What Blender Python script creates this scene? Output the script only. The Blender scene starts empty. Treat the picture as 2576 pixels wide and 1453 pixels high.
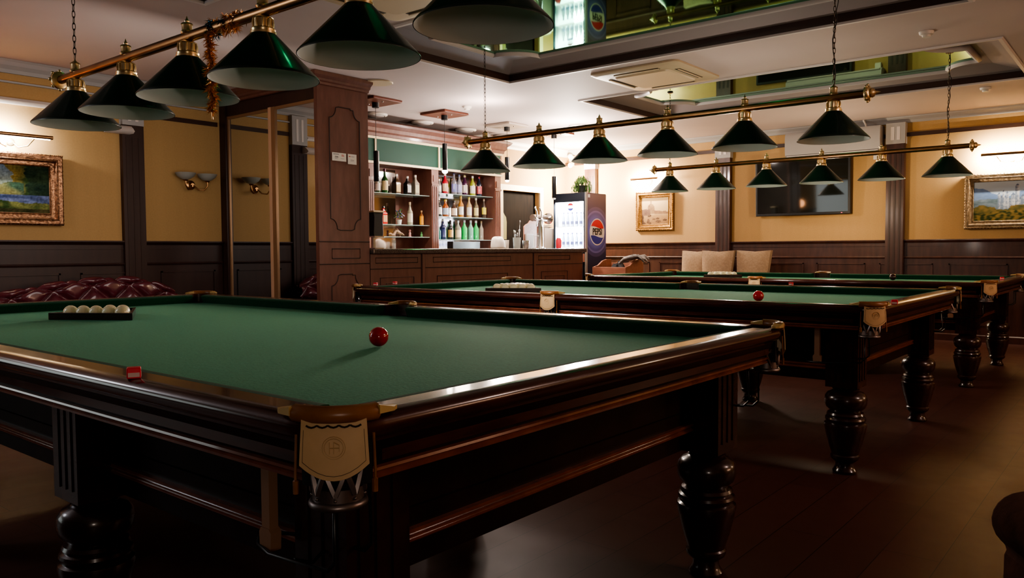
import bpy, bmesh, math, random
from mathutils import Vector, Matrix, noise
R = random.Random(7)
PI = math.pi
SC = bpy.context.scene
COL = SC.collection

# ------------------------------------------------------------------ materials
def mat(name, col, rough=.5, metal=0., spec=.5, coat=0., coat_rough=.1, trans=0., emit=None, estr=0., sheen=0., ior=1.45, alpha=1.):
    m = bpy.data.materials.new(name); m.use_nodes = True
    b = m.node_tree.nodes['Principled BSDF']
    b.inputs['Base Color'].default_value = (*col, 1)
    b.inputs['Roughness'].default_value = rough
    b.inputs['Metallic'].default_value = metal
    b.inputs['Specular IOR Level'].default_value = spec
    b.inputs['Coat Weight'].default_value = coat
    b.inputs['Coat Roughness'].default_value = coat_rough
    b.inputs['Transmission Weight'].default_value = trans
    b.inputs['Sheen Weight'].default_value = sheen
    b.inputs['IOR'].default_value = ior
    if alpha < 1: b.inputs['Alpha'].default_value = alpha
    if emit:
        b.inputs['Emission Color'].default_value = (*emit, 1)
        b.inputs['Emission Strength'].default_value = estr
    return m
def nodes(m): return m.node_tree.nodes, m.node_tree.links, m.node_tree.nodes['Principled BSDF']
def noisy(m, c0, c1, scale=(1, 1, 1), nscale=5., detail=4., bump=0., rough=None, lo=.3, hi=.7):
    """mix two colours by object-space noise; optional bump and roughness range"""
    N, L, b = nodes(m)
    tc = N.new('ShaderNodeTexCoord'); mp = N.new('ShaderNodeMapping'); mp.inputs['Scale'].default_value = scale
    tx = N.new('ShaderNodeTexNoise'); tx.inputs['Scale'].default_value = nscale; tx.inputs['Detail'].default_value = detail
    cr = N.new('ShaderNodeValToRGB'); cr.color_ramp.elements[0].position = lo; cr.color_ramp.elements[1].position = hi
    cr.color_ramp.elements[0].color = (*c0, 1); cr.color_ramp.elements[1].color = (*c1, 1)
    L.new(tc.outputs['Object'], mp.inputs['Vector']); L.new(mp.outputs[0], tx.inputs['Vector'])
    L.new(tx.outputs[0], cr.inputs[0]); L.new(cr.outputs[0], b.inputs['Base Color'])
    if bump:
        bp = N.new('ShaderNodeBump'); bp.inputs['Strength'].default_value = bump; bp.inputs['Distance'].default_value = .01
        L.new(tx.outputs[0], bp.inputs['Height']); L.new(bp.outputs[0], b.inputs['Normal'])
    if rough:
        mr = N.new('ShaderNodeMapRange'); mr.inputs['To Min'].default_value = rough[0]; mr.inputs['To Max'].default_value = rough[1]
        L.new(tx.outputs[0], mr.inputs[0]); L.new(mr.outputs[0], b.inputs['Roughness'])
    return m

M = {}
M['wall'] = mat('wallpaper_tan', (.46, .31, .15), .75)
def wallpaper():
    N, L, b = nodes(M['wall'])
    tc = N.new('ShaderNodeTexCoord'); sp = N.new('ShaderNodeSeparateXYZ'); ad = N.new('ShaderNodeMath'); ad.operation = 'ADD'
    mu = N.new('ShaderNodeMath'); mu.operation = 'MULTIPLY'; mu.inputs[1].default_value = 55.
    sn = N.new('ShaderNodeMath'); sn.operation = 'SINE'
    tx = N.new('ShaderNodeTexNoise'); tx.inputs['Scale'].default_value = 60.
    a2 = N.new('ShaderNodeMath'); a2.operation = 'MULTIPLY_ADD'; a2.inputs[1].default_value = .05; a2.inputs[2].default_value = 0
    mx = N.new('ShaderNodeMix'); mx.data_type = 'RGBA'
    mx.inputs[6].default_value = (.48, .305, .128, 1); mx.inputs[7].default_value = (.41, .255, .104, 1)
    L.new(tc.outputs['Object'], sp.inputs[0]); L.new(sp.outputs[0], ad.inputs[0]); L.new(sp.outputs[1], ad.inputs[1])
    L.new(ad.outputs[0], mu.inputs[0]); L.new(mu.outputs[0], sn.inputs[0]); L.new(sn.outputs[0], a2.inputs[0])
    L.new(tc.outputs['Object'], tx.inputs[0]); L.new(tx.outputs[0], a2.inputs[2]); L.new(a2.outputs[0], mx.inputs[0])
    L.new(mx.outputs[2], b.inputs['Base Color'])
wallpaper()
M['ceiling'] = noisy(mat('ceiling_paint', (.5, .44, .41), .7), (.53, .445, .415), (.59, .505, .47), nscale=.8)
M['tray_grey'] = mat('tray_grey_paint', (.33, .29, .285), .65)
M['white_trim'] = mat('white_trim', (.62, .58, .55), .5)
M['grey_trim'] = mat('grey_trim', (.36, .35, .34), .55)
M['brown_band'] = noisy(mat('brown_band', (.05, .025, .018), .35), (.035, .016, .011), (.06, .03, .02), (1, 1, 8), 4)
M['wood_dark'] = noisy(mat('wainscot_wood', (.05, .02, .014), .4, coat=.15), (.04, .016, .011), (.075, .03, .02), (3, 3, .6), 6)
M['wood_bar'] = noisy(mat('bar_wood', (.13, .055, .04), .42, coat=.1), (.12, .047, .033), (.165, .068, .048), (3, 3, .7), 7)
M['wood_deep'] = noisy(mat('deep_brown_wood', (.03, .011, .008), .45), (.024, .008, .006), (.036, .013, .009), (3, 3, .6), 6)
M['wood_groove'] = mat('wood_groove', (.03, .012, .008), .5)
M['wood_table'] = noisy(mat('mahogany', (.03, .008, .005), .25, coat=.35, coat_rough=.1), (.018, .0045, .0033), (.04, .011, .007), (2, 2, 2), 5, rough=(.2, .34))
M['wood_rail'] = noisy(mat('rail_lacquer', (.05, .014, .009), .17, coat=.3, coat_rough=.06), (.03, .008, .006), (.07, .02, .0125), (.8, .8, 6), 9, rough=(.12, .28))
M['bead_highlight_wood'] = noisy(mat('bead_highlight_wood', (.2, .065, .036), .18, coat=.6, coat_rough=.06), (.15, .046, .027), (.26, .088, .05), (2, 2, 2), 6)  # redder, lighter base colour carries the orange highlight along the beads
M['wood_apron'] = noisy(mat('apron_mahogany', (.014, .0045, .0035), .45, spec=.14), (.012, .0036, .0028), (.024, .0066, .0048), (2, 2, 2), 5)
M['floor'] = mat('floor_laminate', (.035, .016, .011), .3, spec=.4)
def floor_mat():
    N, L, b = nodes(M['floor'])
    tc = N.new('ShaderNodeTexCoord'); mp = N.new('ShaderNodeMapping'); mp.inputs['Rotation'].default_value = (0, 0, PI/2)
    bk = N.new('ShaderNodeTexBrick'); bk.inputs['Scale'].default_value = 1.; bk.inputs['Brick Width'].default_value = 1.3; bk.inputs['Row Height'].default_value = .2
    bk.inputs['Mortar Size'].default_value = .0016; bk.inputs['Color1'].default_value = (.080, .030, .021, 1); bk.inputs['Color2'].default_value = (.066, .0245, .017, 1); bk.inputs['Mortar'].default_value = (.012, .006, .004, 1)
    tx = N.new('ShaderNodeTexNoise'); tx.inputs['Scale'].default_value = 7.; tx.inputs['Detail'].default_value = 6
    mr = N.new('ShaderNodeMapRange'); mr.inputs['To Min'].default_value = .4; mr.inputs['To Max'].default_value = .52
    L.new(tc.outputs['Object'], mp.inputs[0]); L.new(mp.outputs[0], bk.inputs['Vector']); L.new(bk.outputs['Color'], b.inputs['Base Color'])
    L.new(mp.outputs[0], tx.inputs[0]); L.new(tx.outputs[0], mr.inputs[0]); L.new(mr.outputs[0], b.inputs['Roughness'])
floor_mat()
M['felt'] = noisy(mat('green_felt', (.02, .12, .06), .85, spec=.2, sheen=.22), (.0085, .118, .066), (.015, .168, .098), nscale=120, detail=3, bump=.15)
nodes(M['felt'])[2].inputs['Sheen Tint'].default_value = (.35, .8, .55, 1); nodes(M['felt'])[2].inputs['Sheen Roughness'].default_value = .4
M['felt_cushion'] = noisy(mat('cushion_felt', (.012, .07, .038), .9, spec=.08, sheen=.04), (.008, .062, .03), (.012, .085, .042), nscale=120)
M['leather'] = noisy(mat('tan_leather', (.58, .40, .20), .55), (.54, .37, .18), (.64, .45, .24), nscale=14, bump=.1)
M['leather_mark'] = mat('leather_embossed', (.48, .325, .155), .6)
M['leather_brown'] = noisy(mat('brown_leather', (.22, .09, .03), .32), (.17, .065, .02), (.30, .13, .045), nscale=20)
M['leather_pale'] = mat('pale_leather_end', (.52, .37, .14), .5)
M['stitch'] = mat('stitch_thread', (.03, .018, .01), .7)
M['iron'] = mat('dull_iron', (.20, .17, .16), .38, metal=.85)
M['black_metal'] = mat('black_metal', (.012, .012, .013), .3, metal=.4)
M['black'] = mat('matte_black', (.01, .01, .011), .5)
M['black_void'] = mat('pocket_dark', (.004, .004, .004), .9)
M['strap'] = mat('wood_strap', (.30, .17, .10), .5)
M['brass'] = mat('polished_brass', (.78, .62, .34), .3, metal=.9)
M['brass_bar'] = noisy(mat('aged_brass_bar', (.34, .18, .08), .3, metal=1.), (.29, .15, .065), (.40, .22, .10), nscale=8)
M['chain'] = mat('dark_chain', (.08, .065, .05), .4, metal=.9)
M['shade_green'] = noisy(mat('shade_green_lacquer', (.004, .022, .014), .35, coat=.3), (.0035, .02, .0125), (.005, .028, .018), nscale=9)
M['shade_inner'] = mat('shade_white_inner', (.78, .79, .75), .6)
M['ball_red'] = mat('ball_red', (.52, .012, .028), .12, coat=1., coat_rough=.03)
M['ball_black'] = mat('ball_dark_red', (.035, .006, .008), .12, coat=1., coat_rough=.03)
M['ball_white'] = mat('ball_ivory', (.93, .89, .60), .15, coat=.8, coat_rough=.05)
M['chalk'] = mat('red_chalk', (.82, .045, .085), .45)
M['chalk_label'] = mat('chalk_label', (.75, .58, .55), .6)
M['mirror'] = mat('mirror_glass', (.82, .82, .80), .015, metal=1.)
M['backbar_mirror'] = mat('smoked_mirror', (.48, .42, .40), .06, metal=1.)
M['green_mirror'] = mat('green_ceiling_mirror', (.006, .34, .13), .03, metal=1.)
M['gold_frame'] = mat('mirror_gold_frame', (.30, .17, .09), .4, metal=.4)
M['green_panel'] = mat('green_fascia', (.002, .048, .030), .7)
M['cream'] = mat('cream_moulding', (.80, .66, .42), .45)
M['granite'] = noisy(mat('granite_top', (.06, .045, .04), .14, coat=.4), (.03, .022, .018), (.13, .10, .085), nscale=90, detail=6)
M['glass_shelf'] = mat('shelf_glass', (.55, .75, .70), .1, spec=.8, alpha=.55)
M['steel'] = mat('polished_steel', (.62, .60, .58), .2, metal=1.)
M['white_plastic'] = mat('white_plastic', (.66, .62, .55), .45)
M['ac_cream'] = mat('aircon_cream', (.60, .50, .34), .45)
M['ac_dark'] = mat('vent_dark', (.07, .055, .035), .6)
M['lamp_glow'] = mat('lamp_glow', (1, .95, .85), .5, emit=(1, .88, .72), estr=45)
M['picture_glow'] = mat('picture_lamp_glow', (1, .95, .85), .5, emit=(1, .85, .62), estr=20)
M['frost'] = mat('frosted_glass', (.42, .44, .40), .5, alpha=.6)
M['paper'] = mat('white_paper', (.72, .69, .62), .6)
M['ink'] = mat('ink_dark', (.06, .06, .07), .6)
M['ink_red'] = mat('ink_red', (.5, .08, .05), .6)
M['beige_fabric'] = noisy(mat('beige_fabric', (.27, .185, .115), .85, sheen=.2), (.24, .16, .095), (.31, .215, .135), nscale=40, bump=.2)
M['suede'] = noisy(mat('brown_suede', (.13, .05, .026), .85, spec=.15, sheen=.06), (.10, .038, .019), (.17, .066, .036), nscale=25, bump=.25)
M['burgundy'] = noisy(mat('burgundy_leather', (.075, .013, .018), .24, coat=.4), (.07, .011, .017), (.11, .02, .03), nscale=18)
M['crate_wood'] = noisy(mat('crate_wood', (.30, .12, .075), .45), (.26, .10, .06), (.34, .145, .09), (1, 4, 4), 6)
M['cloth_black'] = mat('black_cloth', (.012, .012, .014), .8)
M['cloth_grey'] = noisy(mat('grey_scarf', (.2, .18, .16), .9), (.06, .055, .05), (.36, .33, .3), (1, 1, 6), 14)
M['towel'] = mat('white_towel', (.78, .72, .64), .9)
M['fridge_grey'] = mat('fridge_trim', (.42, .40, .38), .35, metal=.4)
M['fridge_black'] = mat('fridge_black', (.012, .016, .024), .3)
M['fridge_glow'] = mat('fridge_glow', (.9, .95, 1), .5, emit=(.90, .95, 1.), estr=100)
M['pane'] = mat('clear_pane', (.9, .95, 1), .02, alpha=.08)
M['logo_red'] = mat('logo_red', (.62, .03, .05), .4)
M['logo_blue'] = mat('logo_blue', (.025, .03, .24), .4)
M['logo_white'] = mat('logo_white', (.75, .66, .58), .4)
M['logo_black'] = mat('logo_black', (.012, .012, .014), .4)
M['copper_tinsel'] = mat('copper_tinsel', (1., .52, .20), .22, metal=.6)
M['blue_tinsel'] = mat('blue_tinsel', (.10, .30, .42), .22, metal=1.)
M['leaf'] = noisy(mat('fern_leaf', (.05, .13, .03), .5), (.03, .085, .018), (.11, .20, .05), nscale=30)
M['screen'] = mat('tv_screen', (.010, .011, .009), .045, spec=.9, coat=.6, coat_rough=.03)
M['door_dark'] = noisy(mat('dark_door', (.006, .004, .004), .8, spec=.1), (.004, .003, .003), (.009, .006, .005), (4, 4, .6), 6)
M['olive'] = mat('olive_panel', (.20, .19, .075), .6)
M['plate_wood'] = mat('ceiling_plate_wood', (.16, .05, .03), .35)
M['plate_grey'] = mat('ceiling_plate_grey', (.36, .30, .25), .4)

def fridge_side():
    """blue side print: pale mauve above, blue below, a soft purple halo round the logo"""
    m = mat('fridge_side_print', (.05, .05, .2), .35)
    N, L, b = nodes(m)
    tc = N.new('ShaderNodeTexCoord'); sp = N.new('ShaderNodeSeparateXYZ')
    L.new(tc.outputs['Object'], sp.inputs[0])
    mr = N.new('ShaderNodeMapRange'); mr.inputs['From Min'].default_value = .9; mr.inputs['From Max'].default_value = 2.0
    L.new(sp.outputs[2], mr.inputs[0])
    cr = N.new('ShaderNodeValToRGB'); e = cr.color_ramp.elements
    e[0].position = .1; e[0].color = (.008, .011, .05, 1); e[1].position = .95; e[1].color = (.17, .11, .12, 1)
    k = e.new(.55); k.color = (.055, .04, .10, 1)
    L.new(mr.outputs[0], cr.inputs[0])
    vm = N.new('ShaderNodeVectorMath'); vm.operation = 'DISTANCE'; vm.inputs[1].default_value = (.28, .28, 1.436)
    L.new(tc.outputs['Object'], vm.inputs[0])
    r2 = N.new('ShaderNodeValToRGB'); e = r2.color_ramp.elements
    e[0].position = .20; e[0].color = (.09, .10, .30, 1); e[1].position = .42; e[1].color = (0, 0, 0, 1)
    for p, c in ((.27, (.035, .035, .13)), (.30, (.14, .12, .27)), (.315, (.03, .025, .07)), (.36, (.05, .035, .07)), (.365, (.0, .0, .0))):
        q = e.new(p); q.color = (*c, 1)
    L.new(vm.outputs['Value'], r2.inputs[0])
    ad = N.new('ShaderNodeMix'); ad.data_type = 'RGBA'; ad.blend_type = 'ADD'; ad.inputs[0].default_value = 1
    L.new(cr.outputs[0], ad.inputs[6]); L.new(r2.outputs[0], ad.inputs[7]); L.new(ad.outputs[2], b.inputs['Base Color'])
    return m
M['fridge_side'] = fridge_side()
def painted():
    m = mat('oil_paint', (.5, .5, .5), .85, spec=.1)
    N, L, b = nodes(m); a = N.new('ShaderNodeAttribute'); a.attribute_name = 'paint'
    L.new(a.outputs['Color'], b.inputs['Base Color']); return m
M['paint'] = painted()
def gold(name, c0, c1):
    return noisy(mat(name, c0, .35, metal=.75), c0, c1, nscale=45, detail=3, bump=.5)
M['gilt'] = gold('gilt_frame', (.15, .07, .018), (.36, .195, .06))
M['gilt_dark'] = gold('dark_gilt_frame', (.12, .055, .03), (.36, .19, .10))
M['gilt_pale'] = gold('pale_gilt_frame', (.18, .115, .06), (.42, .30, .18))

# ------------------------------------------------------------------ mesh builder
class MB:
    def __init__(s): s.v = []; s.f = []; s.mi = []; s.m = 0
    def add(s, vs, fs):
        o = len(s.v); s.v += [tuple(p) for p in vs]
        for f in fs: s.f.append(tuple(i+o for i in f)); s.mi.append(s.m)
        return s
    def box(s, x0, y0, z0, x1, y1, z1):
        x0, x1 = min(x0, x1), max(x0, x1); y0, y1 = min(y0, y1), max(y0, y1); z0, z1 = min(z0, z1), max(z0, z1)
        return s.add([(x0,y0,z0),(x1,y0,z0),(x1,y1,z0),(x0,y1,z0),(x0,y0,z1),(x1,y0,z1),(x1,y1,z1),(x0,y1,z1)],
                     [(0,3,2,1),(4,5,6,7),(0,1,5,4),(1,2,6,5),(2,3,7,6),(3,0,4,7)])
    def lathe(s, prof, c=(0,0,0), n=24, axis='z', cap=True):
        """prof: (r, h) from low to high"""
        vs = []; fs = []
        def P(r, h, a):
            ca, sa = r*math.cos(a), r*math.sin(a)
            p = (ca, sa, h) if axis == 'z' else ((h, ca, sa) if axis == 'x' else (sa, h, ca))
            return (p[0]+c[0], p[1]+c[1], p[2]+c[2])
        for r, h in prof:
            for k in range(n): vs.append(P(max(r, 1e-5), h, 2*PI*k/n))
        for i in range(len(prof)-1):
            for k in range(n):
                a, b = i*n+k, i*n+(k+1) % n
                fs.append((a, b, b+n, a+n))
        if cap:
            fs.append(tuple(reversed(range(n)))); o = (len(prof)-1)*n; fs.append(tuple(range(o, o+n)))
        return s.add(vs, fs)
    def tube(s, pts, r, n=8, closed=False):
        pts = [Vector(p) for p in pts]; N = len(pts); vs = []; fs = []
        rs = r if isinstance(r, (list, tuple)) else [r]*N
        up = None
        for i, p in enumerate(pts):
            if closed: t = (pts[(i+1) % N]-pts[i-1])
            else: t = pts[min(i+1, N-1)]-pts[max(i-1, 0)]
            t.normalize()
            if up is None: up = Vector((0,0,1)) if abs(t.z) < .9 else Vector((1,0,0))
            a = (up-t*up.dot(t)); 
            if a.length < 1e-6: a = t.orthogonal()
            a.normalize(); b = t.cross(a); up = a
            for k in range(n):
                w = 2*PI*k/n; vs.append(p+a*(math.cos(w)*rs[i])+b*(math.sin(w)*rs[i]))
        for i in range(N if closed else N-1):
            j = (i+1) % N
            for k in range(n):
                k2 = (k+1) % n; fs.append((i*n+k, i*n+k2, j*n+k2, j*n+k))
        if not closed: fs.append(tuple(reversed(range(n)))); fs.append(tuple(range((N-1)*n, N*n)))
        return s.add(vs, fs)
    def cyl(s, p0, p1, r, n=16): return s.tube([p0, p1], r, n)
    def sweep(s, path, prof, closed=False, caps=True):
        """path: list of (x, y, nx, ny) with inward normal; prof: closed polygon of (d, z)"""
        m = len(prof); vs = []; fs = []
        for x, y, nx, ny in path:
            for d, z in prof: vs.append((x+nx*d, y+ny*d, z))
        P = len(path)
        for i in range(P if closed else P-1):
            j = (i+1) % P
            for k in range(m):
                k2 = (k+1) % m; fs.append((i*m+k, j*m+k, j*m+k2, i*m+k2))
        if caps and not closed: fs.append(tuple(range(m))); fs.append(tuple(reversed(range((P-1)*m, P*m))))
        return s.add(vs, fs)
    def prism(s, poly, fn, d):
        """poly of 2-D points mapped by fn(u, v, depth); extruded by d"""
        n = len(poly); vs = [fn(u, v, 0) for u, v in poly]+[fn(u, v, d) for u, v in poly]
        fs = [tuple(reversed(range(n))), tuple(range(n, 2*n))]+[(i, (i+1) % n, n+(i+1) % n, n+i) for i in range(n)]
        return s.add(vs, fs)
    def sphere(s, c, r, n=20, m=12, sc=(1,1,1)):
        prof = [(r*math.sin(PI*i/m), -r*math.cos(PI*i/m)) for i in range(m+1)]
        o = len(s.v); s.lathe(prof, (0,0,0), n, cap=False)
        for i in range(o, len(s.v)):
            x, y, z = s.v[i]; s.v[i] = (c[0]+x*sc[0], c[1]+y*sc[1], c[2]+z*sc[2])
        return s
    def build(s, name, m, parent=None, smooth=35, bevel=0., segs=2):
        me = bpy.data.meshes.new(name); me.from_pydata(s.v, [], s.f)
        ms = m if isinstance(m, (list, tuple)) else [m]
        for x in ms: me.materials.append(M[x] if isinstance(x, str) else x)
        if len(ms) > 1: me.polygons.foreach_set('material_index', s.mi)
        bm = bmesh.new(); bm.from_mesh(me)
        bmesh.ops.recalc_face_normals(bm, faces=bm.faces); bm.to_mesh(me); bm.free()
        me.validate(); me.update()
        if smooth:
            me.polygons.foreach_set('use_smooth', [True]*len(me.polygons)); me.set_sharp_from_angle(angle=math.radians(smooth))
        o = bpy.data.objects.new(name, me); COL.objects.link(o)
        if parent: o.parent = parent
        if bevel:
            b = o.modifiers.new('bevel', 'BEVEL'); b.width = bevel; b.segments = segs; b.limit_method = 'ANGLE'; b.angle_limit = math.radians(40)
        return o

def tag(o, label, cat, group=None, kind=None):
    o['label'] = label; o['category'] = cat
    if group: o['group'] = group
    if kind: o['kind'] = kind
    return o
def thing(name, label, cat, loc=(0,0,0), rz=0., group=None):
    o = bpy.data.objects.new(name, None); COL.objects.link(o); o.empty_display_size = .1
    o.location = loc; o.rotation_euler = (0,0,rz)
    return tag(o, label, cat, group)
def dup(root, loc=None, rz=None, label=None, group=None):
    def rec(o, par):
        c = o.copy(); COL.objects.link(c)
        if par: c.parent = par
        for ch in list(o.children): rec(ch, c)
        return c
    r = rec(root, None)
    if loc is not None: r.location = loc
    if rz is not None: r.rotation_euler = (0,0,rz)
    if label: r['label'] = label
    if group: r['group'] = group
    return r
def struct(o, label, cat): return tag(o, label, cat, kind='structure')

# ------------------------------------------------------------------ camera (solved from the photo)
F, PITCH, ROLL, YAW, CH = 1992.44, -.0481, -.0052, .6845, 1.1659
fw = Vector((-math.sin(YAW)*math.cos(PITCH), math.cos(YAW)*math.cos(PITCH), math.sin(PITCH)))
rt = Vector((math.cos(YAW), math.sin(YAW), 0)); up = rt.cross(fw)
rt2 = rt*math.cos(ROLL)+up*math.sin(ROLL); up2 = up*math.cos(ROLL)-rt*math.sin(ROLL)
cam = bpy.data.cameras.new('camera'); cam.sensor_width = 36.; cam.lens = F/2576*36; cam.clip_start = .05
co = bpy.data.objects.new('camera', cam); COL.objects.link(co)
co.matrix_world = Matrix(((rt2.x, up2.x, -fw.x, 0), (rt2.y, up2.y, -fw.y, 0), (rt2.z, up2.z, -fw.z, CH), (0,0,0,1)))
SC.camera = co

# ------------------------------------------------------------------ room shell
XL, XR, YN, YF, ZC, ZR, ZS = -8., 3.6, -4.7, 11.3, 2.88, 2.985, 3.01
TX, TL, TW = -1.02, 3.975, 2.052
COF = [(-5.12, .86, -1.06, 2.95), (-5.17, 4.2, -1.06, 6.31), (-5.16, 7.6, -1.06, 9.5)]
struct(MB().box(XL-.2, YN-.2, -.1, XR+.2, YF+.2, 0).build('floor', 'floor', smooth=0), 'dark brown wood laminate floor under the billiard tables', 'floor')
# walls; the left wall has a doorway behind the bar
DY0, DY1, DZ = 9.56, 10.52, 2.12
w = MB()
w.box(XL-.2, YN, 0, XL, DY0, ZR+.2); w.box(XL-.2, DY1, 0, XL, YF, ZR+.2); w.box(XL-.2, DY0, DZ, XL, DY1, ZR+.2)
struct(w.build('wall_left', 'wall', smooth=0), 'tan wallpapered left wall with the tall mirrors and the bar', 'wall')
struct(MB().box(XL-.2, YF, 0, XR+.2, YF+.2, ZR+.2).build('wall_back', 'wall', smooth=0), 'tan wallpapered back wall with the television', 'wall')
struct(MB().box(XR, YN, 0, XR+.2, YF, ZR+.2).build('wall_right', 'wall', smooth=0), 'tan wall to the right of the room', 'wall')
struct(MB().box(XL-.2, YN-.2, 0, XR+.2, YN, ZR+.2).build('wall_front', 'wood_deep', smooth=0), 'dark panelled wall at the near end of the room', 'wall')
c = MB()
xs = sorted({XL, XR}|{k[0] for k in COF}|{k[2] for k in COF}); ys = sorted({YN, YF}|{k[1] for k in COF}|{k[3] for k in COF})
for a, b in zip(xs, xs[1:]):
    for d, e in zip(ys, ys[1:]):
        if any(k[0] < (a+b)/2 < k[2] and k[1] < (d+e)/2 < k[3] for k in COF): continue
        c.add([(a,d,ZC),(b,d,ZC),(b,e,ZC),(a,e,ZC)], [(3,2,1,0)])
def rect(x0, y0, x1, y1, g, z): return [(x0+g,y0+g,z),(x1-g,y0+g,z),(x1-g,y1-g,z),(x0+g,y1-g,z)]
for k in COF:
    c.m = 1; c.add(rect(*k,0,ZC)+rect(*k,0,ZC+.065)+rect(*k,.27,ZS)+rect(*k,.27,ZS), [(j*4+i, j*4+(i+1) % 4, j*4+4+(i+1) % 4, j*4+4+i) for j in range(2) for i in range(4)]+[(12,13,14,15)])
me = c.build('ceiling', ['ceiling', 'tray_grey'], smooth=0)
# open shell: point faces to the room by hand is not needed, paint is two-sided
struct(me, 'plastered ceiling with three sunken rectangular trays', 'ceiling')
names = ['over the nearest table', 'over the middle table', 'over the farthest table']
for i, (x0, y0, x1, y1) in enumerate(COF):
    def ring(x0, y0, x1, y1): return [(x0,y0,.707,.707),(x1,y0,-.707,.707),(x1,y1,-.707,-.707),(x0,y1,.707,-.707)]
    b = MB(); s2 = 1.414
    b.sweep(ring(x0,y0,x1,y1), [(0,ZC+.005),(.012*s2,ZC+.005),(.012*s2,ZC+.07),(0,ZC+.07)], closed=True)
    struct(b.build('trim_%d' % (i+1), 'brown_band', smooth=0), 'dark brown band lining the ceiling tray '+names[i], 'ceiling trim')
    b = MB()
    b.sweep(ring(x0,y0,x1,y1), [(.004,ZC+.004),(.004,ZC-.014),(-.035,ZC-.014),(-.05,ZC-.001),(-.05,ZC+.004)], closed=True)
    struct(b.build('trim_%d' % (i+4), 'white_trim', smooth=0), 'thin white moulding round the ceiling tray '+names[i], 'ceiling trim')
    # mirrored panel with ticket corners, set in a white scalloped frame
    def outline(g, r):
        P = []
        X0, Y0, X1, Y1 = x0+g, y0+g, x1-g, y1-g
        for cx, cy, a0 in ((X0,Y0,PI/2),(X1,Y0,PI),(X1,Y1,1.5*PI),(X0,Y1,2*PI)):
            for k in range(9):
                a = a0-k*PI/16; P.append((cx+r*math.cos(a), cy+r*math.sin(a)))
        return P
    t = thing('ceiling_mirror_panel', 'green mirrored ceiling panel with scalloped white frame '+names[i], 'ceiling panel', (0,0,0))
    po = outline(.345, .31)
    b = MB(); b.add([(x,y,ZR) for x, y in po]+[(x,y,ZS-.001) for x, y in po], [tuple(range(len(po))), tuple(range(len(po), 2*len(po)))]+[(k,(k+1) % len(po),len(po)+(k+1) % len(po),len(po)+k) for k in range(len(po))])
    b.build('mirror_panel', 'green_mirror', t, smooth=0)
    b = MB(); b.tube([(x,y,ZR+.0) for x, y in outline(.335, .315)], .03, 6, closed=True)
    b.build('panel_frame', 'white_trim', t, smooth=60)

# cornices, friezes and picture rails
def bar_left(y0, y1, prof, name, m, label):
    b = MB(); b.sweep([(XL, y0, 1, 0), (XL, y1, 1, 0)], prof)
    return struct(b.build(name, m, smooth=0), label, 'wall trim')
def bar_back(x0, x1, prof, name, m, label):
    b = MB(); b.sweep([(x0, YF, 0, -1), (x1, YF, 0, -1)], prof)
    return struct(b.build(name, m, smooth=0), label, 'wall trim')
crown = [(0,2.77),(.02,2.77),(.035,2.80),(.07,2.83),(.09,2.86),(.11,2.878),(0,2.878)]
bar_left(YN, 4.7, crown, 'trim_7', 'grey_trim', 'grey plaster cornice along the left wall above the picture')
bar_left(9.1, YF, crown, 'trim_8', 'white_trim', 'white plaster cornice above the doorway beside the fridge')
bar_back(XL, XR, [(0,2.80),(.02,2.80),(.04,2.83),(.08,2.86),(.09,2.878),(0,2.878)], 'trim_9', 'grey_trim', 'grey plaster cornice along the back wall')
bar_left(YN, 3.66, [(0,2.50),(.05,2.50),(.07,2.525),(.05,2.55),(0,2.55)], 'trim_10', 'white_trim', 'pale moulding rail above the landscape picture on the left wall')
bar_left(YN, 4.7, [(0,2.685),(.025,2.685),(.03,2.70),(0,2.70)], 'trim_11', 'grey_trim', 'narrow grey bead under the left cornice')
bar_left(3.89, 4.72, [(0,2.53),(.02,2.53),(.02,2.575),(0,2.575)], 'trim_12', 'brown_band', 'dark brown rail between the left pilaster and the mirrors')
for i, (a, b_) in enumerate(((XL,-7.55),(-7.35,-5.2),(-4.97,-2.81),(-2.59,XR))):
    bar_back(a, b_, [(0,2.622),(.022,2.622),(.022,2.672),(0,2.672)], 'trim_%d' % (13+i), 'brown_band',
             ['dark brown rail in the corner behind the hanging plant','dark brown rail above the small gilt picture','dark brown rail above the television','dark brown rail above the castle picture'][i])
# wainscot
def wains(path_fn, L0, L1, name, label, m):
    b = MB()
    cap = [(0,1.245),(.03,1.245),(.04,1.26),(.05,1.272),(.05,1.285),(0,1.285)]
    b.sweep(path_fn(L0, L1), [(0,.09),(.02,.09),(.02,1.245),(0,1.245)])
    b.sweep(path_fn(L0, L1), cap)
    b.sweep(path_fn(L0, L1), [(.018,1.04),(.034,1.04),(.04,1.055),(.034,1.068),(.018,1.068)])
    b.sweep(path_fn(L0, L1), [(.018,1.20),(.028,1.20),(.028,1.21),(.018,1.21)])
    n = max(1, round((L1-L0)/.8)); st = (L1-L0)/n
    for i in range(n):
        a, e = L0+i*st+.09, L0+(i+1)*st-.09
        for z in (.2, .96): b.sweep(path_fn(a, e), [(.018,z),(.032,z),(.032,z+.016),(.018,z+.016)])
        for q in (a, e-.016): b.sweep(path_fn(q, q+.016), [(.018,.2),(.032,.2),(.032,.976),(.018,.976)])
    struct(b.build(name, m, smooth=0), label, 'wainscot')
pl = lambda a, b_: [(XL, a, 1, 0), (XL, b_, 1, 0)]
pb = lambda a, b_: [(a, YF, 0, -1), (b_, YF, 0, -1)]
wains(pl, YN, 4.74, 'trim_17', 'dark wood panelled wainscot on the left wall behind the leather sofa', 'wood_deep')
wains(pb, -7.9, XR, 'trim_18', 'dark wood panelled wainscot along the back wall', 'wood_dark')
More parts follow.
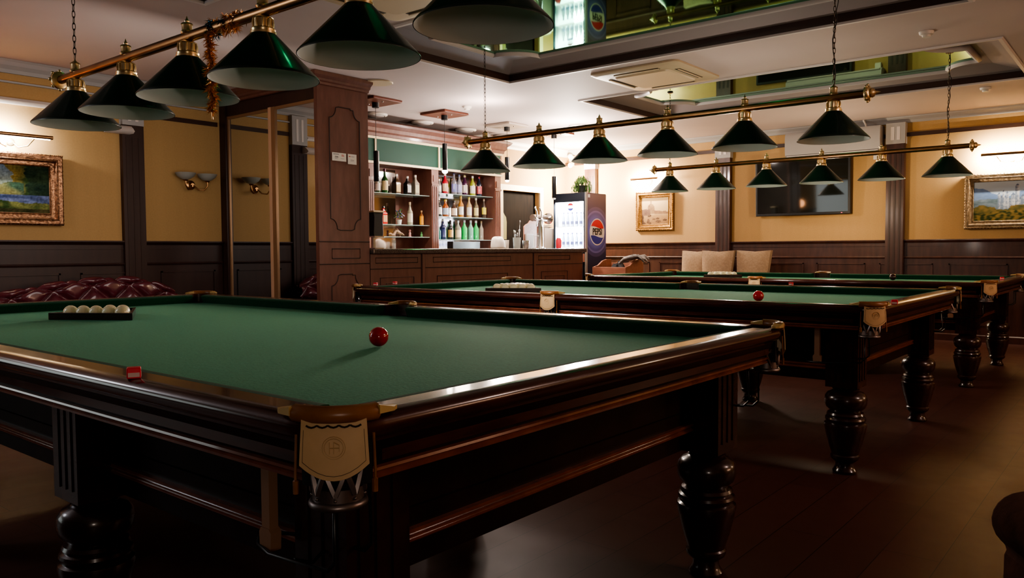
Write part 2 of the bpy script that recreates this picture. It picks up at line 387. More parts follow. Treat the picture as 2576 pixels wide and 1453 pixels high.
b = MB(); b.sweep(pl(YN, 4.74), [(0,0),(.03,0),(.03,.08),(.022,.092),(0,.092)]); struct(b.build('baseboard_left', 'wood_dark', smooth=0), 'dark baseboard on the left wall', 'baseboard')
b = MB(); b.sweep(pb(XL, XR), [(0,0),(.035,0),(.035,.08),(.024,.092),(0,.092)]); struct(b.build('baseboard_back', 'wood_dark', smooth=0), 'dark baseboard along the back wall', 'baseboard')
# pilasters: fluted shaft (trim) with a grey fluted capital
def pilaster(x0, y0, x1, y1, z0, z1, z2, name, axis, label):
    t = MB(); t.box(x0, y0, z0, x1, y1, z1)
    n = 3
    for i in range(n):
        if axis == 'x':
            c0 = x0+(x1-x0)*(i+.75)/(n+.5); t.m = 1; t.box(c0-.012, y0-.004, z0+.06, c0+.012, y0, z1-.12); t.m = 0
        else:
            c0 = y0+(y1-y0)*(i+.75)/(n+.5); t.m = 1; t.box(x1, c0-.012, z0+.06, x1+.004, c0+.012, z1-.12); t.m = 0
    o = struct(t.build(name, ['wood_dark' if axis == 'x' else 'wood_deep', 'wood_groove'], smooth=0), label, 'pilaster')
    q = MB(); q.box(x0-.01, y0-.01 if axis == 'x' else y0, z1, x1+(.01 if axis != 'x' else .01), y1, z2)
    q.m = 1
    for i in range(2):
        if axis == 'x':
            c0 = x0+(x1-x0)*(i+1.)/3; q.box(c0-.02, y0-.014, z1+.05, c0+.02, y0-.008, z2-.05)
        else:
            c0 = y0+(y1-y0)*(i+1.)/3; q.box(x1+.008, c0-.015, z1+.04, x1+.014, c0+.015, z2-.04)
    q.build('capital', ['grey_trim', 'white_trim'], o, smooth=0)
    return o
pilaster(-5.19, YF-.09, -4.965, YF, 0, 2.53, 2.80, 'trim_19', 'x', 'dark fluted wood pilaster between the gilt picture and the television')
pilaster(-2.80, YF-.09, -2.585, YF, 0, 2.53, 2.80, 'trim_20', 'x', 'dark fluted wood pilaster between the television and the castle picture')
pilaster(-7.55, YF-.09, -7.345, YF, 0, 2.53, 2.80, 'trim_21', 'x', 'dark fluted wood pilaster behind the hanging plant on the fridge')
pilaster(XL, 3.67, XL+.06, 3.885, 0, 2.43, 2.77, 'trim_22', 'y', 'dark wood pilaster on the left wall beside the leather sofa')
q = MB()
prof = [(.0,0),(.10,0),(.13,.02),(.10,.05),(.06,.075),(0,.085)]
q.sweep([(XL+.05, 3.5, 1, 0), (XL+.05, 3.74, 1, 0)], [(d, 2.335+z) for d, z in prof])
struct(q.build('trim_23', 'white_trim', smooth=40), 'pale plaster bracket on the front of the left pilaster', 'wall trim')

# ------------------------------------------------------------------ billiard tables
ZT, ZB = .891, .838
HX, HY = TL/2, TW/2
RC = .12
def table():
    t = thing('billiard_table', '', 'billiard table', (TX-HX, .775+HY, 0))
    o = MB().box(-HX+.088, -HY+.088, ZB-.05, HX-.088, HY-.088, ZB).build('playing_bed', 'felt', t, smooth=0)
    # rails: bullnose + fascia run right round, flat wooden top between the pockets
    def path():
        P = []
        for sx, sy, a0 in ((1,-1,-PI/2),(1,1,0),(-1,1,PI/2),(-1,-1,PI)):
            cx, cy = sx*(HX-RC), sy*(HY-RC)
            for k in range(9):
                a = a0+k*PI/16; P.append((cx+RC*math.cos(a), cy+RC*math.sin(a), -math.cos(a), -math.sin(a)))
        return P
    b = MB()
    b.sweep(path(), [(.034,.891),(.018,.890),(.006,.884),(.001,.876),(0,.868),(.002,.858),(.010,.849),(.022,.845),(.024,.838),(.034,.838)], closed=True)
    b.build('rail_moulding', 'wood_rail', t, smooth=50)
    b = MB()
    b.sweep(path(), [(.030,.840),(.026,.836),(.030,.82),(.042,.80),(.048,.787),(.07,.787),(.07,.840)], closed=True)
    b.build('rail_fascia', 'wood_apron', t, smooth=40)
    b = MB()
    b.sweep(path(), [(.07,.788),(.048,.788),(.041,.785),(.040,.780),(.047,.776),(.041,.772),(.042,.766),(.055,.761),(.09,.761),(.09,.788)], closed=True)
    b.build('trim_bead', 'bead_highlight_wood', t, smooth=40)
    CP, MP = .135, .078
    def seg(a, e, fx):  # flat top + its cushion, in the frame given by fx(u, d, z): u along, d inward
        b = MB(); vs = []
        pr = [(.03,.8905),(.088,.8895),(.088,.80),(.03,.80)]
        for u in (a, e):
            for d, z in pr: vs.append(fx(u, d, z))
        b.add(vs, [(0,1,5,4),(1,2,6,5),(2,3,7,6),(3,0,4,7),(0,3,2,1),(4,5,6,7)]); b.build('top_rail', 'wood_rail', t, smooth=0)
        b = MB(); vs = []
        pr = [(.088,.889,0),(.105,.888,.008),(.122,.885,.014),(.130,.879,.018),(.127,.870,.018),(.112,.845,.012),(.110,.832,.012),(.088,.832,0)]
        ca = .012; 
        for u, sg in ((a, 1), (e, -1)):
            for d, z, k in pr: vs.append(fx(u+sg*(ca+k), d, z))
        m = len(pr)
        b.add(vs, [(i,(i+1) % m,m+(i+1) % m,m+i) for i in range(m)]+[tuple(reversed(range(m))), tuple(range(m,2*m))])
        b.build('cushion', 'felt_cushion', t, smooth=60)
    for sy in (-1, 1):
        for a, e in ((-HX+CP, -MP), (MP, HX-CP)): seg(a, e, lambda u, d, z: (u, sy*(HY-d), z))
    for sx in (-1, 1): seg(-HY+CP, HY-CP, lambda u, d, z: (sx*(HX-d), u, z))
    # aprons
    lx = [-(HX-.22), -(HX-.22)/3, (HX-.22)/3, HX-.22]; ly = HY-.2215
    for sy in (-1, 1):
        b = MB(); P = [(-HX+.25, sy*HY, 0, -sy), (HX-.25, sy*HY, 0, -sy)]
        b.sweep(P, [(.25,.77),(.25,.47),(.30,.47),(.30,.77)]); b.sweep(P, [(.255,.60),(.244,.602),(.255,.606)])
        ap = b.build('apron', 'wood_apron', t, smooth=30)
        b = MB(); b.sweep(P, [(.251,.528),(.236,.528),(.231,.533),(.236,.538),(.242,.541),(.236,.545),(.232,.551),(.237,.556),(.251,.558)]); b.build('apron_bead', 'bead_highlight_wood', ap, smooth=30)
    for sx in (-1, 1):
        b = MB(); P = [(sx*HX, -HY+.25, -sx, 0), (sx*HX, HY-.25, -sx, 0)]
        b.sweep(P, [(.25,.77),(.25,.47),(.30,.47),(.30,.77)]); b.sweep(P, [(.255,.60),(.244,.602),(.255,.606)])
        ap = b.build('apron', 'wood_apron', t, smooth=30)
        b = MB(); b.sweep(P, [(.251,.528),(.236,.528),(.231,.533),(.236,.538),(.242,.541),(.236,.545),(.232,.551),(.237,.556),(.251,.558)]); b.build('apron_bead', 'bead_highlight_wood', ap, smooth=30)
    MB().box(-HX+.26, -HY+.26, .76, HX-.26, HY-.26, .79).build('slate_bed', 'wood_table', t, smooth=0)
    prof = [(.056,0),(.060,.006),(.060,.014),(.052,.026),(.046,.04),(.047,.056),(.058,.066),(.066,.072),(.071,.082),(.071,.094),(.066,.100),(.068,.108),(.080,.145),(.092,.19),(.101,.23),(.105,.252),(.103,.262),(.094,.268),(.097,.276),(.101,.285),(.098,.294),(.089,.300),(.093,.308),(.088,.318),(.075,.324),(.078,.330),(.095,.345),(.103,.365),(.105,.385),(.101,.405),(.088,.422),(.070,.430),(.064,.436),(.066,.442),(.060,.447),(.06,.452)]
    for x in lx:
        for s in (-1, 1):
            b = MB(); b.lathe(prof, (x, s*ly, 0), 28)
            h = .08
            b.prism([(-h,-h),(h,-h),(h,h),(-h,h)], lambda u, v, d: (x+u, s*ly+v, .455+d), .307)
            for k in (-1, 0, 1):
                b.box(x+k*.042-.009, s*ly-h-.004, .49, x+k*.042+.009, s*ly+h+.004, .74); b.box(x-h-.004, s*ly+k*.042-.009, .49, x+h+.004, s*ly+k*.042+.009, .74)
            b.build('leg', 'wood_table', t, smooth=30)
    # pockets
    def pocket(name, cx, cy, ang, R0, half, tip):
        O = Vector((math.cos(ang), math.sin(ang), 0)); T = Vector((-math.sin(ang), math.cos(ang), 0)); Cc = Vector((cx, cy, 0))
        def W(o, tt, z): p = Cc+O*o+T*tt; return (p.x, p.y, z)
        pts = [W(R0*math.cos(a), R0*math.sin(a), .896) for a in [half*(-1+2*k/18) for k in range(19)]]
        b = MB(); b.tube(pts, .0155, 10)
        pk = b.build(name, 'leather_brown', t, smooth=60)
        for sg in (-1, 1):   # pale leather tabs lying on the rail ends
            b = MB()
            a = half*sg
            p0 = Vector(W(R0*math.cos(a), R0*math.sin(a), .893)); d = Vector(W(R0*math.cos(a)-math.sin(a)*sg, R0*math.sin(a)+math.cos(a)*sg, .893))-p0
            d.normalize(); n2 = Vector((-d.y, d.x, 0))
            pl2 = [p0-d*.004+n2*.0165, p0+d*.03+n2*.015, p0+d*.045+n2*.006, p0+d*.045-n2*.006, p0+d*.03-n2*.015, p0-d*.004-n2*.0165]
            vs = [tuple(q) for q in pl2]+[(q.x, q.y, .908 if i in (0, 5) else .9) for i, q in enumerate(pl2)]
            b.add(vs, [tuple(range(6)), tuple(range(6,12))]+[(k,(k+1) % 6,6+(k+1) % 6,6+k) for k in range(6)])
            b.build('pocket_tab', 'leather_pale', pk, smooth=20)
        b = MB(); n = 20; rr = R0-.012
        aa = [-half*1.05+2.1*half*k/n for k in range(n+1)]
        vs = [W(rr*math.cos(a), rr*math.sin(a), z) for z in (.8925, .77) for a in aa]
        b.add(vs, [(k,k+1,n+2+k,n+1+k) for k in range(n)])
        b.add([W(rr*math.cos(2*PI*k/n), rr*math.sin(2*PI*k/n), ZB+.0012) for k in range(n)], [tuple(range(n))])
        b.build('pocket_hole', 'black_void', pk, smooth=0)
        # leather flap hanging outside
        fo = tip
        def FL(u, z, d): # curved sheet
            return W(fo+d-2.2*u*u, u, z)
        b = MB(); top, n = .889, 12
        outline = []
        for k in range(n+1):
            u = -.0535+.107*k/n; outline.append((u, top+.004*math.cos(u/.0535*PI/2)))
        bot = []
        for k in range(n+1):
            q = -1+2*k/n; bot.append((q*.0575, .813-.026*(1-q*q)-.0*abs(q)))
        vs = []
        for (u, z), (u2, z2) in zip(outline, bot):
            for j in range(5):
                s = j/4; uu, zz = u+(u2-u)*s, z+(z2-z)*s; vs.append(FL(uu, zz, .004*math.sin(s*PI*.5)))
        m = len(vs); vs2 = [ (Vector(p)+O*.0035)[:] for p in vs]
        fs = []
        for i in range(n):
            for j in range(4):
                a = i*5+j; fs.append((a, a+5, a+6, a+1)); fs.append((m+a, m+a+1, m+a+6, m+a+5))
        for i in range(n):
            fs += [(i*5, m+i*5, m+i*5+5, i*5+5), (i*5+4, i*5+9, m+i*5+9, m+i*5+4)]
        for j in range(4): fs += [(j, j+1, m+j+1, m+j), (n*5+j, m+n*5+j, m+n*5+j+1, n*5+j+1)]
        b.add(vs+vs2, fs)
        b.m = 1                       # dark lacing under the top edge and the sewn border
        ft = .0055
        for k in range(5):
            u0 = -.045+.018*k; b.tube([FL(u0+.018*q/4, .8795-.0035*math.sin(PI*q/4), ft) for q in range(5)], .0017, 5)
        b.tube([FL(-.0495,.872,ft)]+[FL(-.0495-.0025*q/4, .872-.052*q/4, ft+.002) for q in range(1,5)]+[FL(-.052+.104*q/8, .819-.024*(1-(-1+q/4)**2), ft+.0035) for q in range(0,9)]+[FL(.052-.0025*q/4, .820+.052*q/4, ft+.002) for q in range(1,5)], .00042, 4)
        b.m = 2                       # faint embossed round mark
        for r in (.019, .0155): b.tube([FL(r*math.cos(a), .842+r*math.sin(a), ft+.001) for a in [2*PI*k/20 for k in range(20)]], .0007, 4, closed=True)
        for seg2 in (((-.007,.852),(-.007,.832)),((.0,.852),(.0,.832)),((-.007,.842),(.009,.842)),((.0,.852),(.009,.847)),((.009,.847),(.009,.836))):
            b.tube([FL(u, z, ft+.001) for u, z in seg2], .0009, 4)
        b.build('pocket_flap', ['leather', 'stitch', 'leather_mark'], pk, smooth=40)
        # iron lattice basket
        b = MB(); bc = fo-.048; rb = .044
        b.tube([W(bc+rb*math.cos(a), rb*math.sin(a), .737) for a in [2*PI*k/20 for k in range(20)]], .0075, 8, closed=True)
        n = 20
        for z0, z1 in ((.740, .766), (.800, .815)):
            vs = [W(bc+rb*math.cos(2*PI*k/n), rb*math.sin(2*PI*k/n), z) for z in (z0, z1) for k in range(n)]; b.add(vs, [(k,(k+1) % n,n+(k+1) % n,n+k) for k in range(n)])
            vs = [W(bc+(rb-.003)*math.cos(2*PI*k/n), (rb-.003)*math.sin(2*PI*k/n), z) for z in (z0, z1) for k in range(n)]; b.add(vs, [(k,(k+1) % n,n+(k+1) % n,n+k) for k in range(n)])
        for k in range(8):
            for sg in (-1, 1):
                b.tube([W(bc+rb*math.cos(2*PI*(k+sg*.55*q/5)/8), rb*math.sin(2*PI*(k+sg*.55*q/5)/8), .757+.045*q/5) for q in range(6)], .0056, 5)
        for k in range(8): b.sphere(W(bc+(rb+.001)*math.cos(2*PI*k/8), (rb+.001)*math.sin(2*PI*k/8), .750), .003, 8, 6)
        b.build('pocket_basket', 'iron', pk, smooth=50)
        for sg in (-1, 1):   # thin cords hanging at both sides of the flap
            b = MB(); b.tube([W(fo-.016, sg*.064, .862), W(fo-.014, sg*.066, .80), W(fo-.013, sg*.066, .786), W(fo-.013, sg*.0655, .784), W(fo-.013, sg*.0655, .762)], [.0024,.0024,.0024,.0052,.0048], 6)
            b.build('pocket_cord', 'leather_brown', pk, smooth=40)
    for sx in (-1, 1):
        for sy in (-1, 1):
            pocket('corner_pocket', sx*(HX-.10), sy*(HY-.10), math.atan2(sy, sx), .092, math.radians(46), .0935)
    for sy in (-1, 1): pocket('middle_pocket', 0, sy*(HY-.062), sy*PI/2, .070, math.radians(62), .068)
    # ball racks of bent rod under each end of the near and far long sides
    for sx in (-1, 1):
        for sy in (-1, 1):
            b = MB(); x0, y0, y1 = sx*(HX-.09), sy*(HY-.075), sy*(HY-.16)
            for y, z in ((y0,.600),(y1,.612)):
                b.tube([(x0, y, z+.02), (x0-sx*.02, y, z), (x0-sx*.2, y, z-.012), (x0-sx*.27, (y0+y1)/2+(y-(y0+y1)/2)*.5, z-.016), (x0-sx*.30, (y0+y1)/2, z-.016)], .004, 6)
            b.tube([(x0, y0, .62), (x0, y0, .74), (x0-sx*.005, y1, .74), (x0, y1, .632)], .0035, 6)
            b.tube([(x0-sx*.12, y0, .596), (x0-sx*.12, (y0+y1)/2, .578), (x0-sx*.12, y1, .605)], .0035, 6)
            rk = b.build('ball_return_rack', 'black_metal', t, smooth=60)
            b = MB(); xs_ = x0-sx*.24
            b.box(xs_-.013, sy*(HY-.115), .60, xs_+.013, sy*(HY-.095), .775)
            b.prism([(-.018,-.024),(.018,-.024),(.02,.012),(.012,.02),(-.014,.02),(-.02,.01)], lambda u, v, d: (xs_+u, sy*(HY-.117+d), .604+v), .024)
            b.build('rack_strap', 'strap', rk, smooth=0)
    return t
T1 = table()
TC = [(TX+.002-HX, .786+HY), (TX-.005-HX, 4.051+HY), (TX+.011-HX, 7.346+HY)]
T1.location = (*TC[0], 0)
T1['label'] = 'nearest dark mahogany billiard table filling the front of the room'
dup(T1, (*TC[1], 0), label='middle billiard table, dark wood with a bright green bed, in front of the bar')
dup(T1, (*TC[2], 0), label='farthest billiard table, beside the back wall and the beige chairs')

# ------------------------------------------------------------------ balls, racks, chalk
BR = .034
def ball(loc, m, label, group=None):
    o = MB().sphere((0,0,0), BR, 28, 18).build('billiard_ball', m, smooth=180); o.location = (loc[0], loc[1], loc[2]+.0012)
    return tag(o, label, 'ball', group)
rb1 = ball((-2.075, 1.815, ZB+BR), 'ball_red', 'glossy dark red ball alone on the nearest green table')
rb2 = ball((-1.955, 4.86, ZB+BR), 'ball_red', 'red ball alone on the middle green table')
rb3 = ball((-2.14, 8.9, ZB+BR), 'ball_black', 'dark maroon ball alone on the farthest table')
ivory = ball((0, 0, -5), 'ball_white', 'x')
used = [False]
def rack(cx, cy, rz, where, slots, gname):
    L = .436; h = L*math.sqrt(3)/2
    V = [(-L/2, 0), (L/2, 0), (0, h)]
    def inset(d):
        g = (0, h/3); k = 1-d/(h/3); return [(g[0]+(x-g[0])*k, g[1]+(y-g[1])*k) for x, y in V]
    a, b_ = inset(-.002), inset(.012)
    m = MB(); vs = [(x,y,z) for z in (0, .035) for P in (a, b_) for x, y in P]
    fs = []
    for k in range(3):
        j = (k+1) % 3; fs += [(k,j,6+j,6+k),(3+k,9+k,9+j,3+j),(k,3+k,3+j,j),(6+k,6+j,9+j,9+k)]
    m.add(vs, fs); o = m.build('triangle_rack', 'wood_table', smooth=0, bevel=.002)
    o.location = (cx, cy, ZB+.0005); o.rotation_euler = (0,0,rz); tag(o, 'dark wooden triangle rack holding ivory balls on the '+where, 'ball rack')
    for r, k in slots:
        lx_ = (k-(4-r)/2)*.0682; ly_ = .012+BR+.0012+r*.0682*.866
        x = cx+lx_*math.cos(rz)-ly_*math.sin(rz); y = cy+lx_*math.sin(rz)+ly_*math.cos(rz)
        if not used[0]: w_ = ivory; used[0] = True
        else: w_ = ivory.copy(); COL.objects.link(w_)
        w_.location = (x, y, ZB+BR+.0012); w_.rotation_euler = (R.random()*6, R.random()*6, 0)
        if r == 0: lb = ['leftmost', 'second', 'middle', 'fourth', 'rightmost'][k]+' ivory ball, front row'
        elif r == 1: lb = ['first', 'second', 'third', 'fourth'][k]+' ivory ball, second row'
        elif r == 2: lb = ['left', 'middle', 'right'][k]+' ivory ball, third row'
        elif r == 3: lb = ['left', 'right'][k]+' ivory ball, fourth row'
        else: lb = 'ivory ball at the apex'
        w_['label'] = lb+', in the rack on the '+gname; w_['group'] = 'ivory balls racked on the '+gname
RA = math.atan2(.207, .325)
allslots = [(r, k) for r in range(5) for k in range(5-r)]
rack(-4.045, 1.69, RA, 'nearest table', [(0,k) for k in range(5)]+[(1,3),(1,2)], 'near table')
rack(-3.93, 4.83, RA, 'middle table', allslots, 'middle table')
rack(-3.975, 8.80, RA-.02, 'farthest table', allslots, 'far table')
def chalk(x, y, rz, label):
    s = .0145
    t = thing('chalk_cube', label, 'chalk', (x, y, ZT), rz, 'red chalk cubes on the table rails')
    MB().box(-s,-s,0,s,s,.024).build('chalk_block', 'chalk', t, smooth=0, bevel=.0025)
    b = MB(); b.box(-s*.8,-s-.0006,.004,s*.8,-s-.0001,.0135); b.box(s+.0001,-s*.7,.004,s+.0006,s*.7,.013); b.build('paper_label', 'chalk_label', t, smooth=0)
    return t
ck = chalk(-1.74, .815, RA+.55, 'red chalk cube on the near long rail of the nearest table')
for x, y, rz, lb in ((-1.005, 4.22, .2, 'red chalk cube at the right corner pocket of the middle table'), (-2.17, 6.03, 0, 'red chalk cube on the far long rail of the middle table'),
                     (-4.90, 4.26, .4, 'red chalk cube on the left end of the middle table, nearer the column'), (-4.955, 4.52, .1, 'red chalk cube on the left end of the middle table, nearer the bar'),
                     (-1.06, 8.1, .3, 'red chalk cube on the right end rail of the farthest table')):
    dup(ck, (x, y, ZT), rz, lb)

# ------------------------------------------------------------------ table lamps (brass bar with six green shades)
HR, SPC = 2.108, .575
def lamp_set():
    t = thing('billiard_lamp', '', 'hanging lamp')
    L = 5*SPC
    b = MB(); b.cyl((-.20,0,0), (L+.20,0,0), .023, 16); b.build('brass_bar', 'brass_bar', t, smooth=60)
    for sg, x in ((-1,-.20),(1,L+.20)):
        b = MB(); pr = [(.024,-.02),(.046,-.012),(.05,0),(.044,.012),(.026,.018),(.030,.026),(.024,.038),(.010,.046),(.007,.06),(.001,.075)]
        b.lathe([(r, h*sg) for r, h in pr], (x,0,0), 16, axis='x')
        for k in range(8):
            a = 2*PI*k/8; b.sphere((x, .05*math.cos(a), .05*math.sin(a)), .009, 8, 6)
        b.build('bar_finial', 'brass', t, smooth=50)
    for k in range(6):
        x = k*SPC
        b = MB(); pr = [(.047,-.087),(.2135,-.262)]; n = 48
        outer = [(.0465,-.085),(.205,-.250),(.2135,-.260),(.2135,-.264)]
        inner = [(.211,-.264),(.203,-.252),(.046,-.089),(.001,-.087)]
        b.lathe(outer, (x,0,0), n, cap=False)
        b.m = 1; b.lathe(inner, (x,0,0), n, cap=False)
        sh = b.build('lamp_shade', ['shade_green', 'shade_inner'], t, smooth=60)
        b = MB()
        b.lathe([(.044,-.088),(.050,-.088),(.050,-.080),(.046,-.078),(.048,-.070),(.044,-.066),(.037,-.062),(.037,-.030),(.041,-.026),(.030,-.020),(.02,-.015)], (x,0,0), 24)
        for q in range(10):
            a = 2*PI*q/10; b.tube([(x+.038*math.cos(a), .038*math.sin(a), -.064), (x+.041*math.cos(a), .041*math.sin(a), -.045), (x+.038*math.cos(a), .038*math.sin(a), -.030)], .0042, 5)
        b.build('brass_gallery', 'brass', sh, smooth=40)
        b = MB()
        pr = [(.024,.014),(.028,.022),(.024,.026),(.022,.030),(.022,.052),(.026,.055),(.022,.060),(.010,.064),(.011,.070),(.005,.078),(.001,.092)] if k not in (0, 5) else [(.024,.014),(.028,.022),(.024,.026),(.022,.030),(.022,.056),(.026,.059),(.018,.066),(.006,.074),(.004,.080)]
        b.lathe(pr, (x,0,0), 16)
        b.build('brass_cap', 'brass', sh, smooth=40)
        b = MB(); b.lathe([(.014,-.19),(.026,-.18),(.032,-.16),(.028,-.135),(.016,-.11),(.014,-.09)], (x,0,0), 14)
        b.build('bulb', 'shade_inner', sh, smooth=60)
    for x in (0, L):
        b = MB(); z = .078; i = 0; top = ZR-HR-.01; pitch = .032
        while z < top:
            pts = []
            for k in range(10):
                a = 2*PI*k/10; u, v = .0075*math.cos(a), pitch*.66*math.sin(a)
                pts.append((x+u, 0, z+pitch*.5+v) if i % 2 == 0 else (x, u, z+pitch*.5+v))
            b.tube(pts, .0021, 5, closed=True); z += pitch; i += 1
        b.build('hanging_chain', 'chain', t, smooth=60)
    b = MB()
    rs = random.Random(3)
    b.tube([(L+.012*math.sin(q*1.1)+(.03 if q in (9,10) else 0), .012*math.cos(q*1.7), .08+q*(ZR-HR-.1)/14) for q in range(15)], .003, 5)
    b.build('lamp_cable', 'black', t, smooth=60)
    b = MB()
    for x in (0, L): b.lathe([(.03,ZR-HR-.012),(.034,ZR-HR-.006),(.034,ZR-HR-.0125+.0105)], (x,0,0), 14)
    b.build('ceiling_hook_plate', 'chain', t, smooth=30)
    return t
LP = lamp_set(); LP.location = (-4.477, 1.833, HR)
LP['label'] = 'row of six green cone shades on a brass bar with tinsel, over the nearest table'
dup(LP, (-4.468, 5.125, HR), label='row of six green cone shades on a brass bar over the middle table')
dup(LP, (-4.426, 8.333, HR), label='smallest row of six green cone shades on a brass bar, before the television')
# tinsel garland wound on the nearest bar
g = MB(); rs = random.Random(11)
def tuft(p, n, r, mi):
    g.m = mi
    for _ in range(n):
        d = Vector((rs.gauss(0,1), rs.gauss(0,1), rs.gauss(0,1))).normalized()*r*rs.uniform(.5, 1.3)
        s = d.cross(Vector((rs.random(), rs.random(), rs.random()))).normalized()*.0026
        q = Vector(p); c_ = q+d*.5+Vector((0,0,-.1*r)); e_ = q+d+Vector((0,0,-.3*r))
        g.add([q-s, q+s, c_+s, e_, c_-s], [(0,1,2,3,4)])
tx = -3.105
for i in range(34):
    z = 2.10-.0102*i; tuft((tx+.006*math.sin(i*.7)+.012*(i/34), 1.81+.008*math.cos(i*.9), z), 42, .030, 0)
for i in range(26):
    a = i*.8; x = tx-.02+.22*i/26*(1 if i > 8 else .4)
    tuft((x, 1.833+.03*math.sin(a), 2.108+.03*math.cos(a)+(.0)), 26, .026, 1 if i in (3,4,5,6,7,14) else 0)
tag(g.build('tinsel_garland', ['copper_tinsel', 'blue_tinsel'], smooth=0), 'copper tinsel garland wound on the nearest brass lamp bar', 'garland', kind='stuff')

# ------------------------------------------------------------------ mirrored wardrobe and carved column end
WX0, WX1, WY0, WY1 = -8., -6.27, 4.75, 5.377
t = thing('mirrored_wardrobe', 'tall brown wardrobe with mirrored sliding doors and carved column side', 'wardrobe', (0,0,0))
b = MB()
b.box(WX1-.05, WY0, 0, WX1, WY1, 2.80); b.build('end_panel', 'wood_bar', t, smooth=0)
b = MB(); b.box(WX0+.005, WY0, 0, WX0+.12, WY1, 2.80); b.box(WX0+.12, WY0+.015, 2.635, WX1-.05, WY1, 2.80); b.box(WX0+.12, WY0+.06, .01, WX1-.05, WY1, 2.635)
b.box(WX0+.12, WY0, 0, WX1-.05, WY0+.06, .06)
b.build('carcass', 'wood_deep', t, smooth=0)
b = MB()
cr_ = [(0,2.765),(-.02,2.77),(-.025,2.79),(-.045,2.80),(-.05,2.82),(-.085,2.845),(-.09,2.878),(0,2.878)]
b.sweep([(WX0+.005, WY0, 0, 1), (WX1, WY0, -.707*1.414, .707*1.414), (WX1, WY1, -1, 0)], cr_); b.build('cornice', 'wood_bar', t, smooth=0)
def ticket(y0, z0, y1, z1, r=.0):
    return None
b = MB(); X = WX1+.002   # grooved mouldings on the side
def groove(pts, r=.0055, closed=True): b.tube([(X, y, z) for y, z in pts], r, 6, closed=closed)
def ticket_pts(y0, y1, z0, z1, dy, dz):
    P = []
    def arc(cy, cz, a0, a1):
        for k in range(7):
            a = a0+(a1-a0)*k/6; P.append((cy+dy*math.cos(a), cz+dz*math.sin(a)))
    P += [(y0+dy+.035, z1+.012), (y1-dy-.035, z1+.012)]
    P += [(y1-dy-.035, z1), ]; arc(y1, z1, PI, 1.5*PI); P += [(y1+.0, z1-dz-.012)]
    P += [(y1, z0+dz+.012)]; arc(y1, z0, PI/2, PI); P += [(y1-dy-.035, z0-.012), (y0+dy+.035, z0-.012)]
    arc(y0, z0, 0, PI/2); P += [(y0, z0+dz+.012), (y0, z1-dz-.012)]; arc(y0, z1, -PI/2, 0)
    return P
groove(ticket_pts(4.89, 5.265, 1.39, 2.57, .08, .1)); groove(ticket_pts(4.89, 5.265, .25, .93, .08, .1))
groove([(4.90,1.195),(5.25,1.195),(5.25,1.10),(4.90,1.10)]); groove([(WY0,1.265),(WY1,1.265)], closed=False); groove([(WY0,1.045),(WY1,1.045)], closed=False)
b.build('side_moulding', 'wood_groove', t, smooth=40)
# sliding doors: mirror above, dark panel below shows by reflection of the wainscot
for i, (a, e, yy) in enumerate(((WX0+.12, -7.03, WY0+.035), (-7.03, WX1-.05, WY0+.015))):
    b = MB(); b.box(a, yy, .06, e, yy+.012, 2.635); d = b.build('sliding_mirror_door', 'mirror', t, smooth=0)
    b = MB()
    b.box(a, yy-.012, .06, a+(.022 if i == 0 else .03), yy+.014, 2.635)
    if i == 0: b.box(e-.02, yy-.012, .06, e, yy+.014, 2.635)
    b.box(a, yy-.008, 2.605, e, yy+.014, 2.635); b.box(a, yy-.008, .06, e, yy+.014, .09)
    b.build('door_frame', 'gold_frame', d, smooth=0)
b = MB(); b.box(-7.075, WY0-.004, .06, -7.03, WY0+.02, 2.635); b.m = 1; b.box(-7.03, WY0+.0, .06, -6.965, WY0+.02, 2.635); b.build('meeting_stile', [mat('pale_stile', (.52,.33,.21), .4), 'gold_frame'], t, smooth=0)
# two paper notices on the column
def notice(y0, z0, y1, z1, label, lines):
    t = thing('paper_notice', label, 'notice', (WX1+.0085, y0, z0), 0, 'paper notices on the column')
    MB().box(0, 0, 0, .0012, y1-y0, z1-z0).build('sheet', 'paper', t, smooth=0)
    b = MB()
    for (u0, v0, u1, v1, mi) in lines: b.m = mi; b.box(.0013, u0*(y1-y0), v0*(z1-z0), .0017, u1*(y1-y0), v1*(z1-z0))
    b.build('print', ['ink', 'ink_red'], t, smooth=0)
notice(4.912, 2.055, 5.085, 2.135, 'wide white notice with dark print on the brown column, left one', [(.08,.78,.48,.84,0),(.2,.5,.42,.56,0),(.18,.4,.44,.45,0),(.66,.72,.84,.8,1),(.66,.58,.86,.64,1),(.2,.25,.4,.28,0),(.6,.3,.85,.33,0)])
notice(5.105, 2.035, 5.215, 2.135, 'narrow white notice with faint print on the brown column, right one', [(.12,.72,.3,.8,1),(.35,.74,.75,.77,0),(.3,.4,.7,.43,0),(.3,.3,.7,.32,0)])

